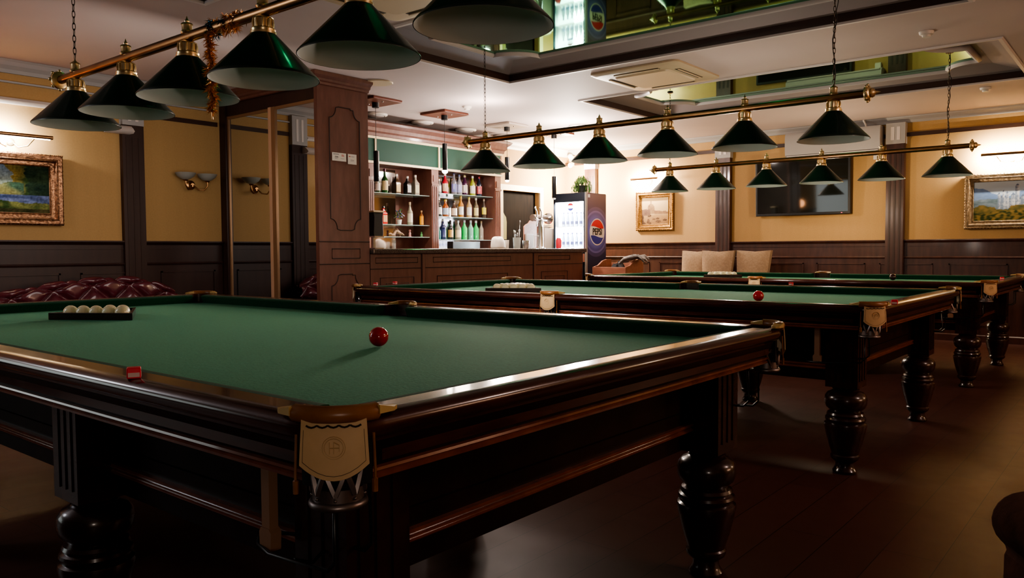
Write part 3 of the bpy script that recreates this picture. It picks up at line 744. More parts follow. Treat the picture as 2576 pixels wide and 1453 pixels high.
# ------------------------------------------------------------------ bar: counter, worktop, back bar
BX, BY0, BY1 = -6.275, 5.39, 9.26
t = thing('bar_counter', 'long brown panelled bar counter running from the column to the fridge', 'bar counter', (0,0,0))
MB().box(BX-.06, BY0, 0, BX, BY1, 1.14).build('front_panel', 'wood_bar', t, smooth=0)
b = MB(); b.box(BX-.55, BY1-.05, 0, BX-.06, BY1, 1.14); b.box(BX-.55, BY0, 0, BX-.06, BY0+.03, 1.14); b.build('end_panel', 'wood_bar', t, smooth=0)
b = MB(); X = BX+.002
for y in (6.142, 8.15): b.box(BX, y-.02, .05, BX+.012, y+.02, 1.14)
b.box(BX, BY0, 0, BX+.015, BY1, .10)
b.build('counter_post', 'wood_bar', t, smooth=0)
b = MB()
for y0, y1 in ((5.46,6.06),(6.30,7.66),(8.24,8.95)):
    groove([(y0,1.10),(y1,1.10),(y1,1.045),(y0,1.045)], .0045); groove([(y0+.06,.89),(y1-.06,.89),(y1-.06,.22),(y0+.06,.22)], .005)
    groove([(y0+.14,.83),(y1-.14,.83),(y1-.14,.28),(y0+.14,.28)], .004)
for z in (.985,): groove([(BY0,z),(BY1,z)], .005, closed=False)
for y in (6.115,6.169,8.123,8.177): groove([(y,.1),(y,1.14)], .005, closed=False)
b.build('panel_moulding', 'wood_groove', t, smooth=40)
tag(MB().box(BX-.6, BY0+.002, 1.14, BX+.05, BY1+.04, 1.195).build('bar_worktop', 'granite', smooth=0, bevel=.012), 'dark speckled granite worktop along the bar counter', 'worktop')
tag(MB().box(-7.98, BY0+.03, .0, -7.42, 9.0, .88).build('back_cabinet', 'wood_bar', smooth=0, bevel=.004), 'low brown cabinet under the bottle shelves', 'cabinet')
t = thing('back_bar', 'brown bottle shelving behind the bar with green fascia and fluted posts', 'shelving', (0,0,0))
SX0, SX1 = -7.985, -7.60
b = MB(); b.box(SX0, BY0, .885, SX0+.02, 9.06, 2.64); b.build('back_board', 'wood_bar', t, smooth=0)
b = MB(); b.box(SX0+.021, 6.62, 1.2, SX0+.025, 7.29, 2.25); b.box(SX0+.021, 7.76, 1.2, SX0+.025, 8.75, 2.25); b.build('back_mirror', 'backbar_mirror', t, smooth=0)
for y0, y1 in ((6.50,6.605),(7.615,7.745),(8.93,9.06)):
    b = MB(); b.box(SX0+.02, y0, .885, SX1, y1, 2.27)
    for k in range(3):
        y = y0+(y1-y0)*(k+.8)/3.6; b.box(SX1, y-.010, .95, SX1+.008, y+.010, 2.04)
    b.box(SX1, y0-.006, 2.05, SX1+.014, y1+.006, 2.075); b.box(SX1, y0+.03, 2.10, SX1+.008, y1-.03, 2.19)
    b.build('fluted_post', 'wood_bar', t, smooth=0)
b = MB(); b.box(SX0, BY0, 2.27, SX1, 9.08, 2.62); b.build('header', 'wood_bar', t, smooth=0)
b = MB(); b.box(SX1, BY0, 2.285, SX1+.004, 9.05, 2.575); b.build('green_fascia', 'green_panel', t, smooth=0)
b = MB(); b.box(SX1, BY0, 2.57, SX1+.022, 9.08, 2.60); b.box(SX1, BY0, 2.262, SX1+.022, 9.08, 2.292)
for y in (6.625, 7.75, 8.90): b.box(SX1, y-.013, 2.29, SX1+.018, y+.013, 2.572)
b.build('fascia_moulding', 'cream', t, smooth=0)
b = MB(); b.sweep([(SX1, BY0, -1, 0), (SX1, 9.10, -.707*1.414, -.707*1.414), (SX0, 9.10, 0, -1)], [(0,2.60),(-.02,2.605),(-.025,2.64),(-.05,2.66),(-.055,2.70),(-.10,2.74),(-.115,2.765),(-.06,2.79),(-.0,2.80)]); b.build('crown_moulding', 'wood_bar', t, smooth=0)
for y0, y1, zs in ((6.61,7.61,(1.912,1.515,1.358)),(7.75,8.925,(1.962,1.645,1.328))):
    for z in zs: MB().box(SX0+.03, y0, z-.008, SX1-.04, y1, z).build('glass_shelf', 'glass_shelf', t, smooth=0)

# bottles
BM = {}
def bmat(c, tr=.0):
    k = (c, tr)
    if k not in BM: BM[k] = mat('bottle_glass_%d' % len(BM), c, .08, spec=.7, coat=.5, coat_rough=.03, trans=tr, ior=1.35)
    return BM[k]
def bottle(y, z, h, r, glass, label_c, cap_c, label, sh=.6, neck=.28, tr=0., x=-7.74, lab=(.12, .5), square=False):
    t = thing('bottle', label, 'bottle', (x, y, z+.0015), 0, 'bottles on the back bar shelves')
    rn = max(r*.34, .011); b = MB(); hs = h*sh
    prof = [(r*.9,0),(r,.008),(r,hs*.95),(r*.93,hs*1.02),(r*.62,hs*1.14),(rn*1.05,h*(1-neck*.75)),(rn,h*.90),(rn,h*.93)]
    b.lathe(prof, (0,0,0), 4 if square else 18)
    if square:
        for i in range(len(b.v)):
            px, py, pz = b.v[i]; c_, s_ = math.cos(PI/4), math.sin(PI/4); b.v[i] = ((px*c_-py*s_)*1.25, (px*s_+py*c_)*1.25, pz)
    b.build('glass_body', bmat(glass, tr), t, smooth=50, bevel=.004 if square else 0)
    b = MB(); b.lathe([(rn*1.18,h*.88),(rn*1.22,h*.89),(rn*1.2,h*.995),(rn*.9,h)], (0,0,0), 14); b.build('cap', bmat(cap_c), t, smooth=40)
    if label_c:
        b = MB(); n = 12; a0, a1 = -1.15, 1.15; k = 1.01
        if square: b.box(r*.885, -r*.75, h*lab[0], r*.89+.002, r*.75, h*lab[1])
        else:
            vs = [(r*k*math.cos(a0+(a1-a0)*i/n), r*k*math.sin(a0+(a1-a0)*i/n), zz) for zz in (h*lab[0], h*lab[1]) for i in range(n+1)]
            b.add(vs, [(i,i+1,n+2+i,n+1+i) for i in range(n)])
        o = b.build('bottle_label', bmat(label_c), t, smooth=60); o.rotation_euler = (0,0,-.62)
        if square: o.rotation_euler = (0,0,0)
    return t
WH, CR, TN, YL = (.72,.68,.62), (.68,.55,.32), (.55,.42,.25), (.72,.62,.12)
CL = (.42,.42,.40); DK = (.02,.018,.018)
U = 'upper left bar shelf'
bottle(6.785, 1.912, .24, .036, (.05,.08,.03), WH, DK, 'dark bottle with white label at the left end of the '+U)
bottle(6.905, 1.912, .315, .045, (.012,.07,.012), CR, (.10,.008,.03), 'tall green bottle with cream label on the '+U, sh=.55, neck=.4)
bottle(7.105, 1.912, .26, .048, (.05,.028,.012), (.66,.50,.25), WH, 'squat brown bottle with wide cream label on the '+U, square=True, lab=(.1,.55))
bottle(7.302, 1.912, .245, .044, (.02,.016,.016), (.5,.48,.46), WH, 'square dark bottle with grey white label on the '+U, square=True)
bottle(7.446, 1.912, .272, .046, (.34,.30,.24), (.62,.60,.42), WH, 'square clear bottle with pale label at the right end of the '+U, square=True)
U = 'middle left bar shelf'
bottle(6.872, 1.515, .235, .046, (.45,.02,.015), (.6,.35,.2), DK, 'bright red bottle on the '+U, square=True, tr=0.)
bottle(7.342, 1.515, .305, .038, (.48,.44,.30), (.62,.56,.42), (.68,.52,.34), 'tall pale swing-top bottle on the '+U, tr=.3, sh=.58)
bottle(7.556, 1.515, .20, .030, (.20,.06,.012), (.72,.33,.04), (.60,.36,.18), 'small brown bottle with orange label and wooden stopper on the '+U, lab=(.05,.62), sh=.66)
U = 'upper right bar shelf'
bottle(7.905, 1.962, .20, .030, CL, WH, WH, 'small clear bottle at the left end of the '+U, tr=.5)
bottle(8.020, 1.962, .285, .042, (.42,.012,.03), (.62,.45,.30), WH, 'bottle of bright red liquid on the '+U, sh=.58)
bottle(8.199, 1.962, .30, .040, (.36,.36,.42), (.20,.24,.52), (.02,.03,.10), 'clear bottle with blue print and dark blue cap on the '+U, tr=.4)
bottle(8.309, 1.962, .29, .040, (.38,.38,.42), (.34,.36,.58), (.03,.05,.16), 'clear bottle with pale blue label on the '+U, tr=.4)
bottle(8.422, 1.962, .29, .043, (.055,.014,.045), (.50,.46,.42), (.34,.30,.12), 'dark purple bottle with white label on the '+U)
bottle(8.590, 1.962, .29, .042, (.40,.46,.05), WH, WH, 'yellow green bottle with white label on the '+U, tr=.2)
bottle(8.734, 1.962, .293, .041, (.014,.018,.035), (.55,.12,.14), (.22,.01,.02), 'dark bottle with red and white label on the '+U)
U = 'middle right bar shelf'
bottle(7.897, 1.645, .256, .036, (.02,.022,.02), WH, WH, 'dark bottle with white label at the left end of the '+U)
bottle(8.022, 1.645, .24, .046, (.30,.07,.012), (.46,.55,.68), (.62,.40,.05), 'wide orange brown bottle with pale blue label on the '+U, square=False)
bottle(8.194, 1.645, .235, .046, (.07,.03,.016), (.70,.58,.46), DK, 'squat dark bottle with wide cream label on the '+U, sh=.55, lab=(.1,.52))
bottle(8.339, 1.645, .304, .040, (.42,.17,.02), WH, (.62,.45,.10), 'tall amber bottle with white label and gold cap on the '+U)
bottle(8.512, 1.645, .298, .040, (.55,.36,.16), WH, (.66,.56,.14), 'tall pale amber bottle with white label and yellow cap on the '+U, tr=.2)
bottle(8.662, 1.645, .293, .038, (.12,.09,.05), (.66,.56,.26), WH, 'slim bottle with cream label and white cap on the '+U)
bottle(8.836, 1.645, .286, .036, (.06,.04,.03), (.74,.62,.10), (.40,.26,.18), 'slim dark bottle with yellow label at the right end of the '+U, lab=(.2,.55))
U = 'lower right bar shelf'
bottle(7.885, 1.328, .20, .030, (.02,.16,.14), None, WH, 'teal bottle at the left end of the '+U, tr=.2)
bottle(7.968, 1.328, .285, .044, (.010,.016,.06), (.03,.04,.12), CL, 'navy blue bottle on the '+U)
bottle(8.120, 1.328, .273, .042, (.010,.010,.010), (.42,.26,.08), DK, 'black bottle with gold label on the '+U)
bottle(8.275, 1.328, .272, .046, (.30,.28,.20), (.55,.46,.30), CL, 'clear bottle with tan label on the '+U, tr=.3)
bottle(8.407, 1.328, .279, .043, (.02,.46,.10), None, CL, 'bright green bottle, left of the two green ones on the '+U, tr=.15)
bottle(8.542, 1.328, .281, .043, (.22,.46,.34), None, CL, 'pale green glass bottle on the '+U, tr=.4)
bottle(8.658, 1.328, .279, .043, (.03,.36,.09), None, WH, 'green bottle, right of the pale green one on the '+U, tr=.15)
bottle(8.775, 1.328, .276, .034, (.34,.28,.22), None, (.36,.23,.12), 'clear bottle with large cork at the right end of the '+U, tr=.3)
# little ornaments on the left shelves
t = thing('flower_pot', 'small white pot of purple and green flowers on middle left bar shelf', 'plant', (-7.74, 7.149, 1.5165))
b = MB(); b.lathe([(.024,0),(.026,.004),(.034,.06),(.036,.066),(.030,.066)], (0,0,0), 16); b.build('pot', 'white_plastic', t, smooth=40)
b = MB(); rs = random.Random(5)
for k in range(70):
    a, e = rs.uniform(0,2*PI), rs.uniform(-.1,1.3); r = rs.uniform(.03,.075); p = Vector((r*math.cos(a)*math.cos(e)*.9, r*math.sin(a)*math.cos(e), .09+r*1.7*math.sin(e)))
    b.m = 1 if k % 4 == 0 else (2 if k % 7 == 0 else 0); b.sphere(p, rs.uniform(.007,.013), 6, 4, (1,1,.6))
b.build('flowers', ['leaf', bmat((.12,.10,.36)), bmat((.5,.44,.5))], t, smooth=60)
tag(MB().box(-7.76, 6.775, 1.3585, -7.745, 6.865, 1.466).build('greeting_card', 'cream', smooth=0, bevel=.001), 'cream card standing on the lowest left bar shelf', 'card')
b = MB()
pts = [(-7.74, 6.96+.03*i, 1.390+.010*math.sin(i*1.9)+(.035 if 4 <= i <= 6 else 0)) for i in range(10)]
b.tube(pts, [.008,.014,.016,.02,.024,.028,.024,.018,.014,.006], 7)
b.tube([(-7.74,7.10,1.40),(-7.73,7.12,1.44),(-7.74,7.10,1.465)], [.012,.014,.006], 7); b.tube([(-7.74,7.12,1.42),(-7.72,7.18,1.40),(-7.72,7.21,1.38)], [.012,.01,.008], 7)
b.sphere((-7.74, 7.07, 1.3675), .008, 8, 6); b.sphere((-7.74, 7.16, 1.3675), .008, 8, 6)
tag(b.build('driftwood_ornament', 'strap', smooth=60), 'brown driftwood ornament on the lowest left bar shelf', 'ornament')
def figurine(y, h, m, label):
    b = MB(); b.lathe([(.016,0),(.02,.004),(.014,h*.3),(.018,h*.45),(.012,h*.62),(.007,h*.68)], (-7.74,y,1.3585), 12); b.sphere((-7.74,y,1.3585+h*.82), h*.17, 10, 8); b.tube([(-7.74,y-.018,1.3585+h*.35),(-7.73,y,1.3585+h*.56),(-7.74,y+.018,1.3585+h*.35)], .004, 5)
    tag(b.build('figurine', m, smooth=60), label, 'figurine')
figurine(7.337, .10, bmat((.55,.24,.22)), 'small pink figurine on the lowest left bar shelf')
figurine(7.552, .07, bmat((.12,.34,.12)), 'tiny green figurine on the lowest left bar shelf')
# things on the counter
b = MB(); x, y = -6.50, 5.66
b.prism([(-.062,0),(.062,0),(.068,.03),(.058,.2),(.07,.25),(-.07,.25),(-.058,.2),(-.068,.03)], lambda u, v, d: (x-.05+d, y+u, 1.332+v), .10)
t = thing('bar_appliance', 'black waisted appliance with pale top standing by the column on the bar', 'appliance', (0,0,0))
b.build('appliance_body', 'black', t, smooth=0, bevel=.004)
b = MB(); b.box(x-.058, y-.076, 1.582, x+.058, y+.076, 1.60); b.build('pale_top', 'cream', t, smooth=0, bevel=.004)
b = MB(); b.box(x-.06, y-.066, 1.318, x+.06, y+.066, 1.332); b.box(x-.05, y-.015, 1.196, x-.02, y+.015, 1.318); b.box(x-.06, y-.06, 1.1955, x+.06, y+.06, 1.206); b.build('base_plate', 'steel', t, smooth=0)
b = MB(); rs = random.Random(9)
n, m_ = 28, 12; vs = []
for i in range(m_+1):
    ph = PI*.5*i/m_
    for k in range(n):
        a = 2*PI*k/n; f = 1+.10*math.sin(3*a+ph*2)+.05*math.sin(7*a+1)*math.cos(ph)
        r = .115*math.cos(ph)**.5*f; vs.append((-6.78+r*math.cos(a)*.7, 8.02+r*math.sin(a), 1.1965+.15*math.sin(ph)**.8*(1+.08*math.sin(2*a))))
b.add(vs, [(i*n+k, i*n+(k+1) % n, (i+1)*n+(k+1) % n, (i+1)*n+k) for i in range(m_) for k in range(n)]+[tuple(range(n))])
tag(b.build('bar_towel', 'towel', smooth=180), 'crumpled white towel heaped on the bar counter', 'towel')
t = thing('utensil_glass', 'tall glass stuffed with bar spoons and tongs on the counter', 'glass', (-6.75, 8.38, 1.1955))
b = MB(); b.lathe([(.04,0),(.046,.004),(.055,.15),(.052,.15),(.043,.008)], (0,0,0), 18, cap=False); b.build('glass_body', 'frost', t, smooth=50)
rs = random.Random(2)
for k in range(9):
    a = 2*PI*k/9; h = rs.uniform(.17,.24) if k else .36; ox_, oy_ = -6.75, 8.38; z0 = 1.2045
    p1 = (ox_+.040*math.cos(a), oy_+.040*math.sin(a)+.02*(k == 0), z0+h)
    b = MB(); b.tube([(ox_+.022*math.cos(a), oy_+.022*math.sin(a), z0), p1], .0036, 6); b.sphere(p1, .009, 8, 6, (1,1,1.6))
    tag(b.build('bar_spoon', 'steel', smooth=60), 'longest steel bar spoon standing in the glass on the counter' if k == 0 else 'short steel bar tool standing in the glass on the counter', 'bar tool', 'bar tools in the glass')
def cup(x, y, r, h, m, label, name='tumbler'):
    b = MB(); b.lathe([(r*.8,0),(r*.84,.003),(r,h),(r*.94,h),(r*.76,.008),(.001,.008)], (x,y,1.1955), 18, cap=False); b.lathe([(.001,0),(r*.8,0)], (x,y,1.1955), 18, cap=False)
    return tag(b.build(name, m, smooth=50), label, 'cup')
cup(-6.78, 8.20, .032, .115, 'white_plastic', 'white paper cup between the towel and the glass of bar tools')
cup(-6.84, 8.27, .032, .10, 'white_plastic', 'second white paper cup behind the glass of bar tools')
cup(-6.72, 8.54, .05, .11, 'steel', 'steel jar with spherical lid beside the glass of bar tools', 'steel_jar')
t = thing('menu_stand', 'thin white wire menu stand on the counter before the beer tap', 'stand', (0,0,0))
b = MB(); b.tube([(-6.70,8.70,1.2),(-6.70,8.70,1.37),(-6.70,8.80,1.37)], .008, 8); b.build('wire', 'white_plastic', t, smooth=40)
b = MB(); b.lathe([(.04,1.1955),(.04,1.203),(.012,1.206)], (-6.70,8.70,0), 16); b.build('foot', 'steel', t, smooth=30)
t = thing('cutting_block', 'brown wooden board with shaped top leaning behind the beer tap', 'board', (0,0,0))
b = MB(); b.prism([(8.66,1.1965),(8.96,1.1965),(8.96,1.59),(8.80,1.59),(8.76,1.55),(8.70,1.53),(8.66,1.50)], lambda u, v, d: (-6.86+d, u, v), .018); b.build('board', 'crate_wood', t, smooth=0)
tag(MB().box(-6.835, 8.67, 1.1965, -6.81, 8.83, 1.40).build('metal_canister', 'plate_grey', smooth=0, bevel=.004), 'grey metal canister in front of the brown shaped board on the bar', 'canister')
t = thing('beer_tap', 'polished steel beer tower with two curved taps on the bar', 'beer tap', (0,0,0))
bx_, by_ = -6.72, 8.86
b = MB(); b.lathe([(.075,1.1955),(.075,1.205),(.06,1.212),(.047,1.225),(.045,1.58),(.05,1.60)], (bx_,by_,0), 20); b.build('column', 'steel', t, smooth=40)
b = MB(); b.tube([(bx_,by_-.17,1.62),(bx_,by_-.165,1.62),(bx_,by_+.10,1.62),(bx_,by_+.13,1.62)], .048, 18); b.lathe([(.04,.12),(.035,.13),(.04,.15),(.075,.17),(.082,.20),(.07,.215)], (bx_,by_,1.62), 20, axis='y'); b.build('tap_head', 'steel', t, smooth=40)
for yy in (by_-.17, by_-.06):
    b = MB(); b.tube([(bx_+.045,yy,1.62),(bx_+.10,yy-.03,1.62),(bx_+.12,yy-.045,1.59),(bx_+.12,yy-.06,1.50)], [.018,.016,.014,.010], 8)
    tp = b.build('spout', 'steel', t, smooth=60)
    b = MB(); b.tube([(bx_+.10,yy-.03,1.63),(bx_+.10,yy-.035,1.70),(bx_+.09,yy-.06,1.75),(bx_+.10,yy-.05,1.77)], [.010,.009,.013,.006], 8); b.build('tap_handle', 'steel', tp, smooth=60)
tag(MB().lathe([(.035,0),(.04,.004),(.045,.11),(.03,.14),(.028,.15)], (-6.62, 9.17, 1.1955), 16).build('drink_can', 'logo_red', smooth=40), 'red container beside the glowing fridge on the bar end', 'can')
tag(MB().box(-7.42, 9.42, .0, -7.05, 9.80, 1.50).build('storage_box', 'plate_grey', smooth=0, bevel=.005), 'tall grey box between the doorway and the fridge', 'box')
for z, r, nm in ((1.5015, .15, 'lower'), (1.527, .135, 'upper')):
    b = MB(); b.lathe([(.001,0),(r*.5,0),(r,.018),(r,.022),(r*.48,.006),(.001,.006)], (-7.23,9.61,z), 24, cap=False); tag(b.build('plate', 'white_plastic', smooth=40), nm+' white plate stacked on the grey box beside the fridge', 'plate', 'plates on the grey box')
tag(MB().box(-7.56, 7.86, .885, -7.45, 8.42, 1.30).build('drinks_cooler', 'black', smooth=0, bevel=.006), 'black box cooler under the right bottle shelves', 'box')

# ------------------------------------------------------------------ doorway behind the bar
b = MB(); 
b.box(XL, DY0-.09, 0, XL+.03, DY0, DZ+.09); b.box(XL, DY1, 0, XL+.03, DY1+.09, DZ+.09); b.box(XL, DY0, DZ, XL+.03, DY1, DZ+.09)
struct(b.build('trim_24', 'cream', smooth=0), 'cream casing round the dark doorway behind the bar', 'door casing')
d = MB().box(XL-.12, DY0, 0, XL-.08, DY1, DZ).build('door_1', 'door_dark', smooth=0); struct(d, 'dark brown door in the doorway behind the bar', 'door')
b = MB(); b.sphere((XL-.06, DY1-.1, 1.05), .025, 12, 8); b.build('door_handle', 'brass', d, smooth=60)
b = MB(); b.prism([(9.57,1.35),(9.74,1.35),(9.745,1.62),(9.73,1.70),(9.69,1.74),(9.66,1.78),(9.63,1.88),(9.57,1.93)], lambda u, v, dd: (XL-.075+dd, u, v), .02)
tag(b.build('olive_panel', 'olive', smooth=0), 'olive shaped panel at the left edge of the doorway', 'panel')

# ------------------------------------------------------------------ drinks fridge
FX0, FX1, FY0, FY1, FZ = -6.955, -6.39, 9.5, 10.055, 2.0
t = thing('drinks_fridge', 'glowing glass door drinks fridge with round red white and blue logo', 'fridge', (FX0+.285, FY0+.0, 0))
ox, oy = FX0+.285, FY0
def fb(x0, y0, z0, x1, y1, z1, mb=None): return (mb or MB()).box(x0-ox, y0-oy, z0, x1-ox, y1-oy, z1)
b = MB(); fb(FX0,FY0+.05,0,FX1-.002,FY1,.35,b); fb(FX0,FY0+.05,1.92,FX1-.002,FY1,FZ,b); fb(FX0,FY0+.05,.35,FX0+.03,FY1,1.92,b); fb(FX1-.03,FY0+.05,.35,FX1-.002,FY1,1.92,b); fb(FX0+.03,FY1-.04,.35,FX1-.03,FY1,1.92,b)
b.build('cabinet_body', 'fridge_black', t, smooth=0, bevel=.008)
b = MB(); fb(FX1-.0015,FY0+.055,.02,FX1+.001,FY1-.005,FZ-.01,b); b.build('side_print', 'fridge_side', t, smooth=0)
b = MB(); fb(FX0+.03,FY1-.05,.36,FX1-.03,FY1-.042,1.91,b); b.build('light_panel', 'fridge_glow', t, smooth=0)
b = MB()
for z in (.62,.92,1.22,1.52): fb(FX0+.035,FY0+.07,z-.008,FX1-.035,FY1-.06,z,b)
b.build('wire_shelf', 'white_plastic', t, smooth=0)
b = MB(); fb(FX0,FY0,1.872,FX1,FY0+.048,FZ,b); fb(FX0,FY0,.35,FX0+.035,FY0+.048,1.895,b); fb(FX1-.035,FY0,.35,FX1,FY0+.048,1.895,b); fb(FX0,FY0,.02,FX1,FY0+.048,1.165,b)
dr = b.build('door', 'fridge_black', t, smooth=0, bevel=.006)
b = MB(); fb(FX0+.035,FY0+.018,1.165,FX1-.035,FY0+.024,1.895,b); b.build('door_glass', 'pane', dr, smooth=0)
b = MB(); fb(FX1-.004,FY0-.004,.8,FX1+.006,FY0+.05,FZ+.004,b); b.build('door_edge', 'fridge_grey', dr, smooth=0)
b = MB(); fb(FX1-.02,FY0-.03,1.0,FX1,FY0-.012,1.12,b); b.build('door_handle', 'crate_wood', dr, smooth=0)
b = MB(); fb(FX1-.17,FY0-.006,1.115,FX1-.05,FY0-.001,1.15,b); b.build('badge', 'logo_white', dr, smooth=0)
def logo(tt, place, r, eps):
    """round logo: place(u, v, d) maps logo plane to the fridge"""
    n = 40
    def curve(u, z0, s): return z0+s*math.sin(u/r*2.2)
    b = MB(); 
    b.add([place(r*1.06*math.cos(2*PI*k/n), r*1.06*math.sin(2*PI*k/n), eps) for k in range(n)], [tuple(range(n))])
    root = b.build('logo_disc', 'logo_white', tt, smooth=0)
    top = []; bot = []
    K = 24; rr = r*.97; zt, zb = r*.36, -r*.36
    for k in range(K+1):
        u = -1+2*k/K; u *= math.sqrt(1-.34**2)*rr
        top.append((u, zt-.09*r*math.sin(u/r*2.4)))
    arc = [(u, math.sqrt(max(rr*rr-u*u, 0))) for u, _ in top]
    b = MB(); vs = [place(u, v, eps*2) for u, v in top]+[place(u, max(v, tv), eps*2) for (u, v), (_, tv) in zip(arc, top)]
    b.add(vs, [(i,i+1,K+2+i,K+1+i) for i in range(K)]); b.build('red_cap', 'logo_red', root, smooth=0)
    b = MB(); low = [(u, zb-.09*r*math.sin(u/r*2.4)) for u, _ in top]
    vs = [place(u, v, eps*2) for u, v in low]+[place(u, min(-v, lv), eps*2) for (u, v), (_, lv) in zip(arc, low)]
    b.add(vs, [(i,i+1,K+2+i,K+1+i) for i in range(K)]); b.build('blue_base', 'logo_blue', root, smooth=0)
    return root
lg = logo(t, lambda u, v, d: (FX1+.001+d-ox, 9.809+u-oy, 1.436+v), .185, .001)
def text(s, size, m, parent, loc, rot, sx=1.):
    cu = bpy.data.curves.new('lettering', 'FONT'); cu.body = s; cu.size = size; cu.align_x = 'CENTER'; cu.align_y = 'CENTER'; cu.extrude = .0005; cu.offset = size*.022
    tmp = bpy.data.objects.new('lettering_curve', cu); COL.objects.link(tmp); bpy.context.view_layer.update()
    me = bpy.data.meshes.new_from_object(tmp.evaluated_get(bpy.context.evaluated_depsgraph_get())); bpy.data.objects.remove(tmp); me.materials.clear(); me.materials.append(M[m])
    o = bpy.data.objects.new('lettering', me); COL.objects.link(o); o.parent = parent; o.location = loc; o.rotation_euler = rot; o.scale = (sx, 1, 1)
    return o
text('PEPSI', .132, 'logo_black', lg, (FX1+.0045-ox, 9.809-oy, 1.437), (PI/2, 0, PI/2), .86)
lg2 = logo(dr, lambda u, v, d: (FX0+.30+u-ox, FY0+.0175-d-oy, 1.79+v), .06, .001) if False else None
b = MB(); n = 24
b = MB(); fb(FX1+.001,FY0+.07,1.93,FX1+.002,FY0+.12,1.975,b); b.build('price_sticker', 'paper', t, smooth=0)
# front logo on the glass door
K = 16; r = .055
root_c = (FX0+.295-ox, FY0+.016-oy, 1.80)
for nm, mm, sg in (('red_mark', 'logo_red', 1), ('blue_mark', 'logo_blue', -1)):
    b = MB(); us = [(-1+2*k/K)*r*.92 for k in range(K+1)]
    vs = [(root_c[0]+u, root_c[1], root_c[2]+sg*r*.38) for u in us]+[(root_c[0]+u, root_c[1], root_c[2]+sg*max(math.sqrt(max(r*r-u*u, 0)), r*.38)) for u in us]
    b.add(vs, [(i,i+1,K+2+i,K+1+i) for i in range(K)]); b.build(nm, mm, dr, smooth=0)
text('PEPSI', .032, 'logo_blue', dr, root_c, (PI/2, 0, 0))
# drink bottles inside
proto = None
shelfz = [(.40,'bottom'),(.62,'second'),(.92,'third'),(1.22,'fourth'),(1.52,'top')]
for z, nm in shelfz[2:]:
    for k in range(6):
        x = FX0+.09+k*.077
        if proto is None:
            proto = thing('drink_bottle', '', 'bottle', (x, FY0+.14, z+.0015))
            b = MB(); b.lathe([(.022,0),(.027,.006),(.027,.11),(.024,.13),(.012,.17),(.011,.19)], (0,0,0), 14); b.build('bottle_body', bmat((.45,.55,.72), .6), proto, smooth=50)
            b = MB(); b.lathe([(.0274,.035),(.0278,.036),(.0278,.075),(.0274,.076)], (0,0,0), 14, cap=False); b.build('bottle_label', bmat((.04,.06,.22)), proto, smooth=50)
            b = MB(); b.lathe([(.013,.188),(.013,.205),(.001,.206)], (0,0,0), 12); b.build('cap', 'logo_blue', proto, smooth=40)
            q_ = proto
        else: q_ = dup(proto, (x, FY0+.14, z+.0015))
        q_['label'] = 'small drink bottle in the row on the %s shelf of the lit fridge' % nm; q_['group'] = 'drink bottles on the %s fridge shelf' % nm
# hanging plant on the fridge
t = thing('hanging_plant', 'trailing green fern in a dark pot on top of the fridge', 'plant', (-6.62, 9.76, 2.0))
b = MB(); b.lathe([(.06,.0015),(.065,.005),(.085,.11),(.09,.12),(.08,.12)], (0,0,0), 18); b.build('pot', 'black', t, smooth=40)
b = MB(); rs = random.Random(21)
for k in range(120):
    a = rs.uniform(0, 2*PI); L = .155*math.sqrt(rs.uniform(.03, 1)); dz = .03+.21*math.sqrt(max(0, 1-(L/.165)**2))*rs.uniform(.8, 1); dr_ = rs.uniform(.5, .95)
    pts = []; p = Vector((.02*math.cos(a), .02*math.sin(a), .12))
    for q in range(9):
        s = q/8; rr = L*min(1, s*1.6); z = .12+dz*math.sin(min(1, s*1.25)*PI*.5)-(max(0, s-.38)**1.5)*dr_*1.3
        pts.append(Vector((rr*math.cos(a+.3*s), rr*math.sin(a+.3*s), max(z, .016))))
    for i in range(1, 9):
        d = (pts[i]-pts[i-1]); sd = d.cross(Vector((0,0,1)))
        if sd.length < 1e-5: sd = Vector((math.sin(a),-math.cos(a),0))
        sd.normalize(); w_ = .0065
        b.add([pts[i-1], pts[i-1]+sd*w_+d*.3, pts[i], pts[i-1]-sd*w_+d*.3], [(0,1,2,3)])
b.build('foliage', 'leaf', t, smooth=0)

# ------------------------------------------------------------------ ceiling fittings
pend = [(6.06, 2.310, 1.962, 'first from the column', 'plate_wood'), (7.18, 2.505, 2.165, 'second from the column, with its end glowing', 'plate_wood'), (8.40, 2.445, 2.13, 'third from the column', 'plate_grey'), (9.41, 2.25, 1.935, 'farthest from the column, above the fridge', 'plate_wood')]
for y, z1, z0, nm, pm in pend:
    t = thing('pendant_lamp', 'slim black tube pendant lamp over the bar, '+nm, 'pendant lamp', (-6.93 if y < 9 else -6.875, y, 2.88), 0, 'black tube pendants over the bar')
    b = MB(); b.prism([(-.215,-.215),(.215,-.215),(.215,.215),(-.215,.215)], lambda u, v, d: (u, v, -.03+d), .0295); b.build('ceiling_plate', pm, t, smooth=0, bevel=.008)
    b = MB(); b.lathe([(.04,-.085),(.04,-.03)], (0,0,0), 16); b.build('cord_cup', 'black', t, smooth=40)
    for u, v in ((-.12,.0),(.12,0)): MB().sphere((u, v, -.03), .01, 8, 6).build('plate_screw', 'steel', t, smooth=60)
    b = MB(); b.cyl((0,0,-.08), (0,0,z1-2.88), .003, 6); b.build('cord', 'black', t, smooth=60)
    b = MB(); b.lathe([(.029,z0-2.88),(.031,z0-2.88+.004),(.031,z1-2.88-.004),(.024,z1-2.88)], (0,0,0), 20); b.build('tube_shade', 'black_metal', t, smooth=40)
    b = MB(); b.sphere((0,0,z0-2.885), .0265 if not 7 < y < 8 else .036, 14, 8, (1,1,.75)); b.build('bulb', 'lamp_glow' if 7 < y < 9 else 'paper', t, smooth=60)
dl = None
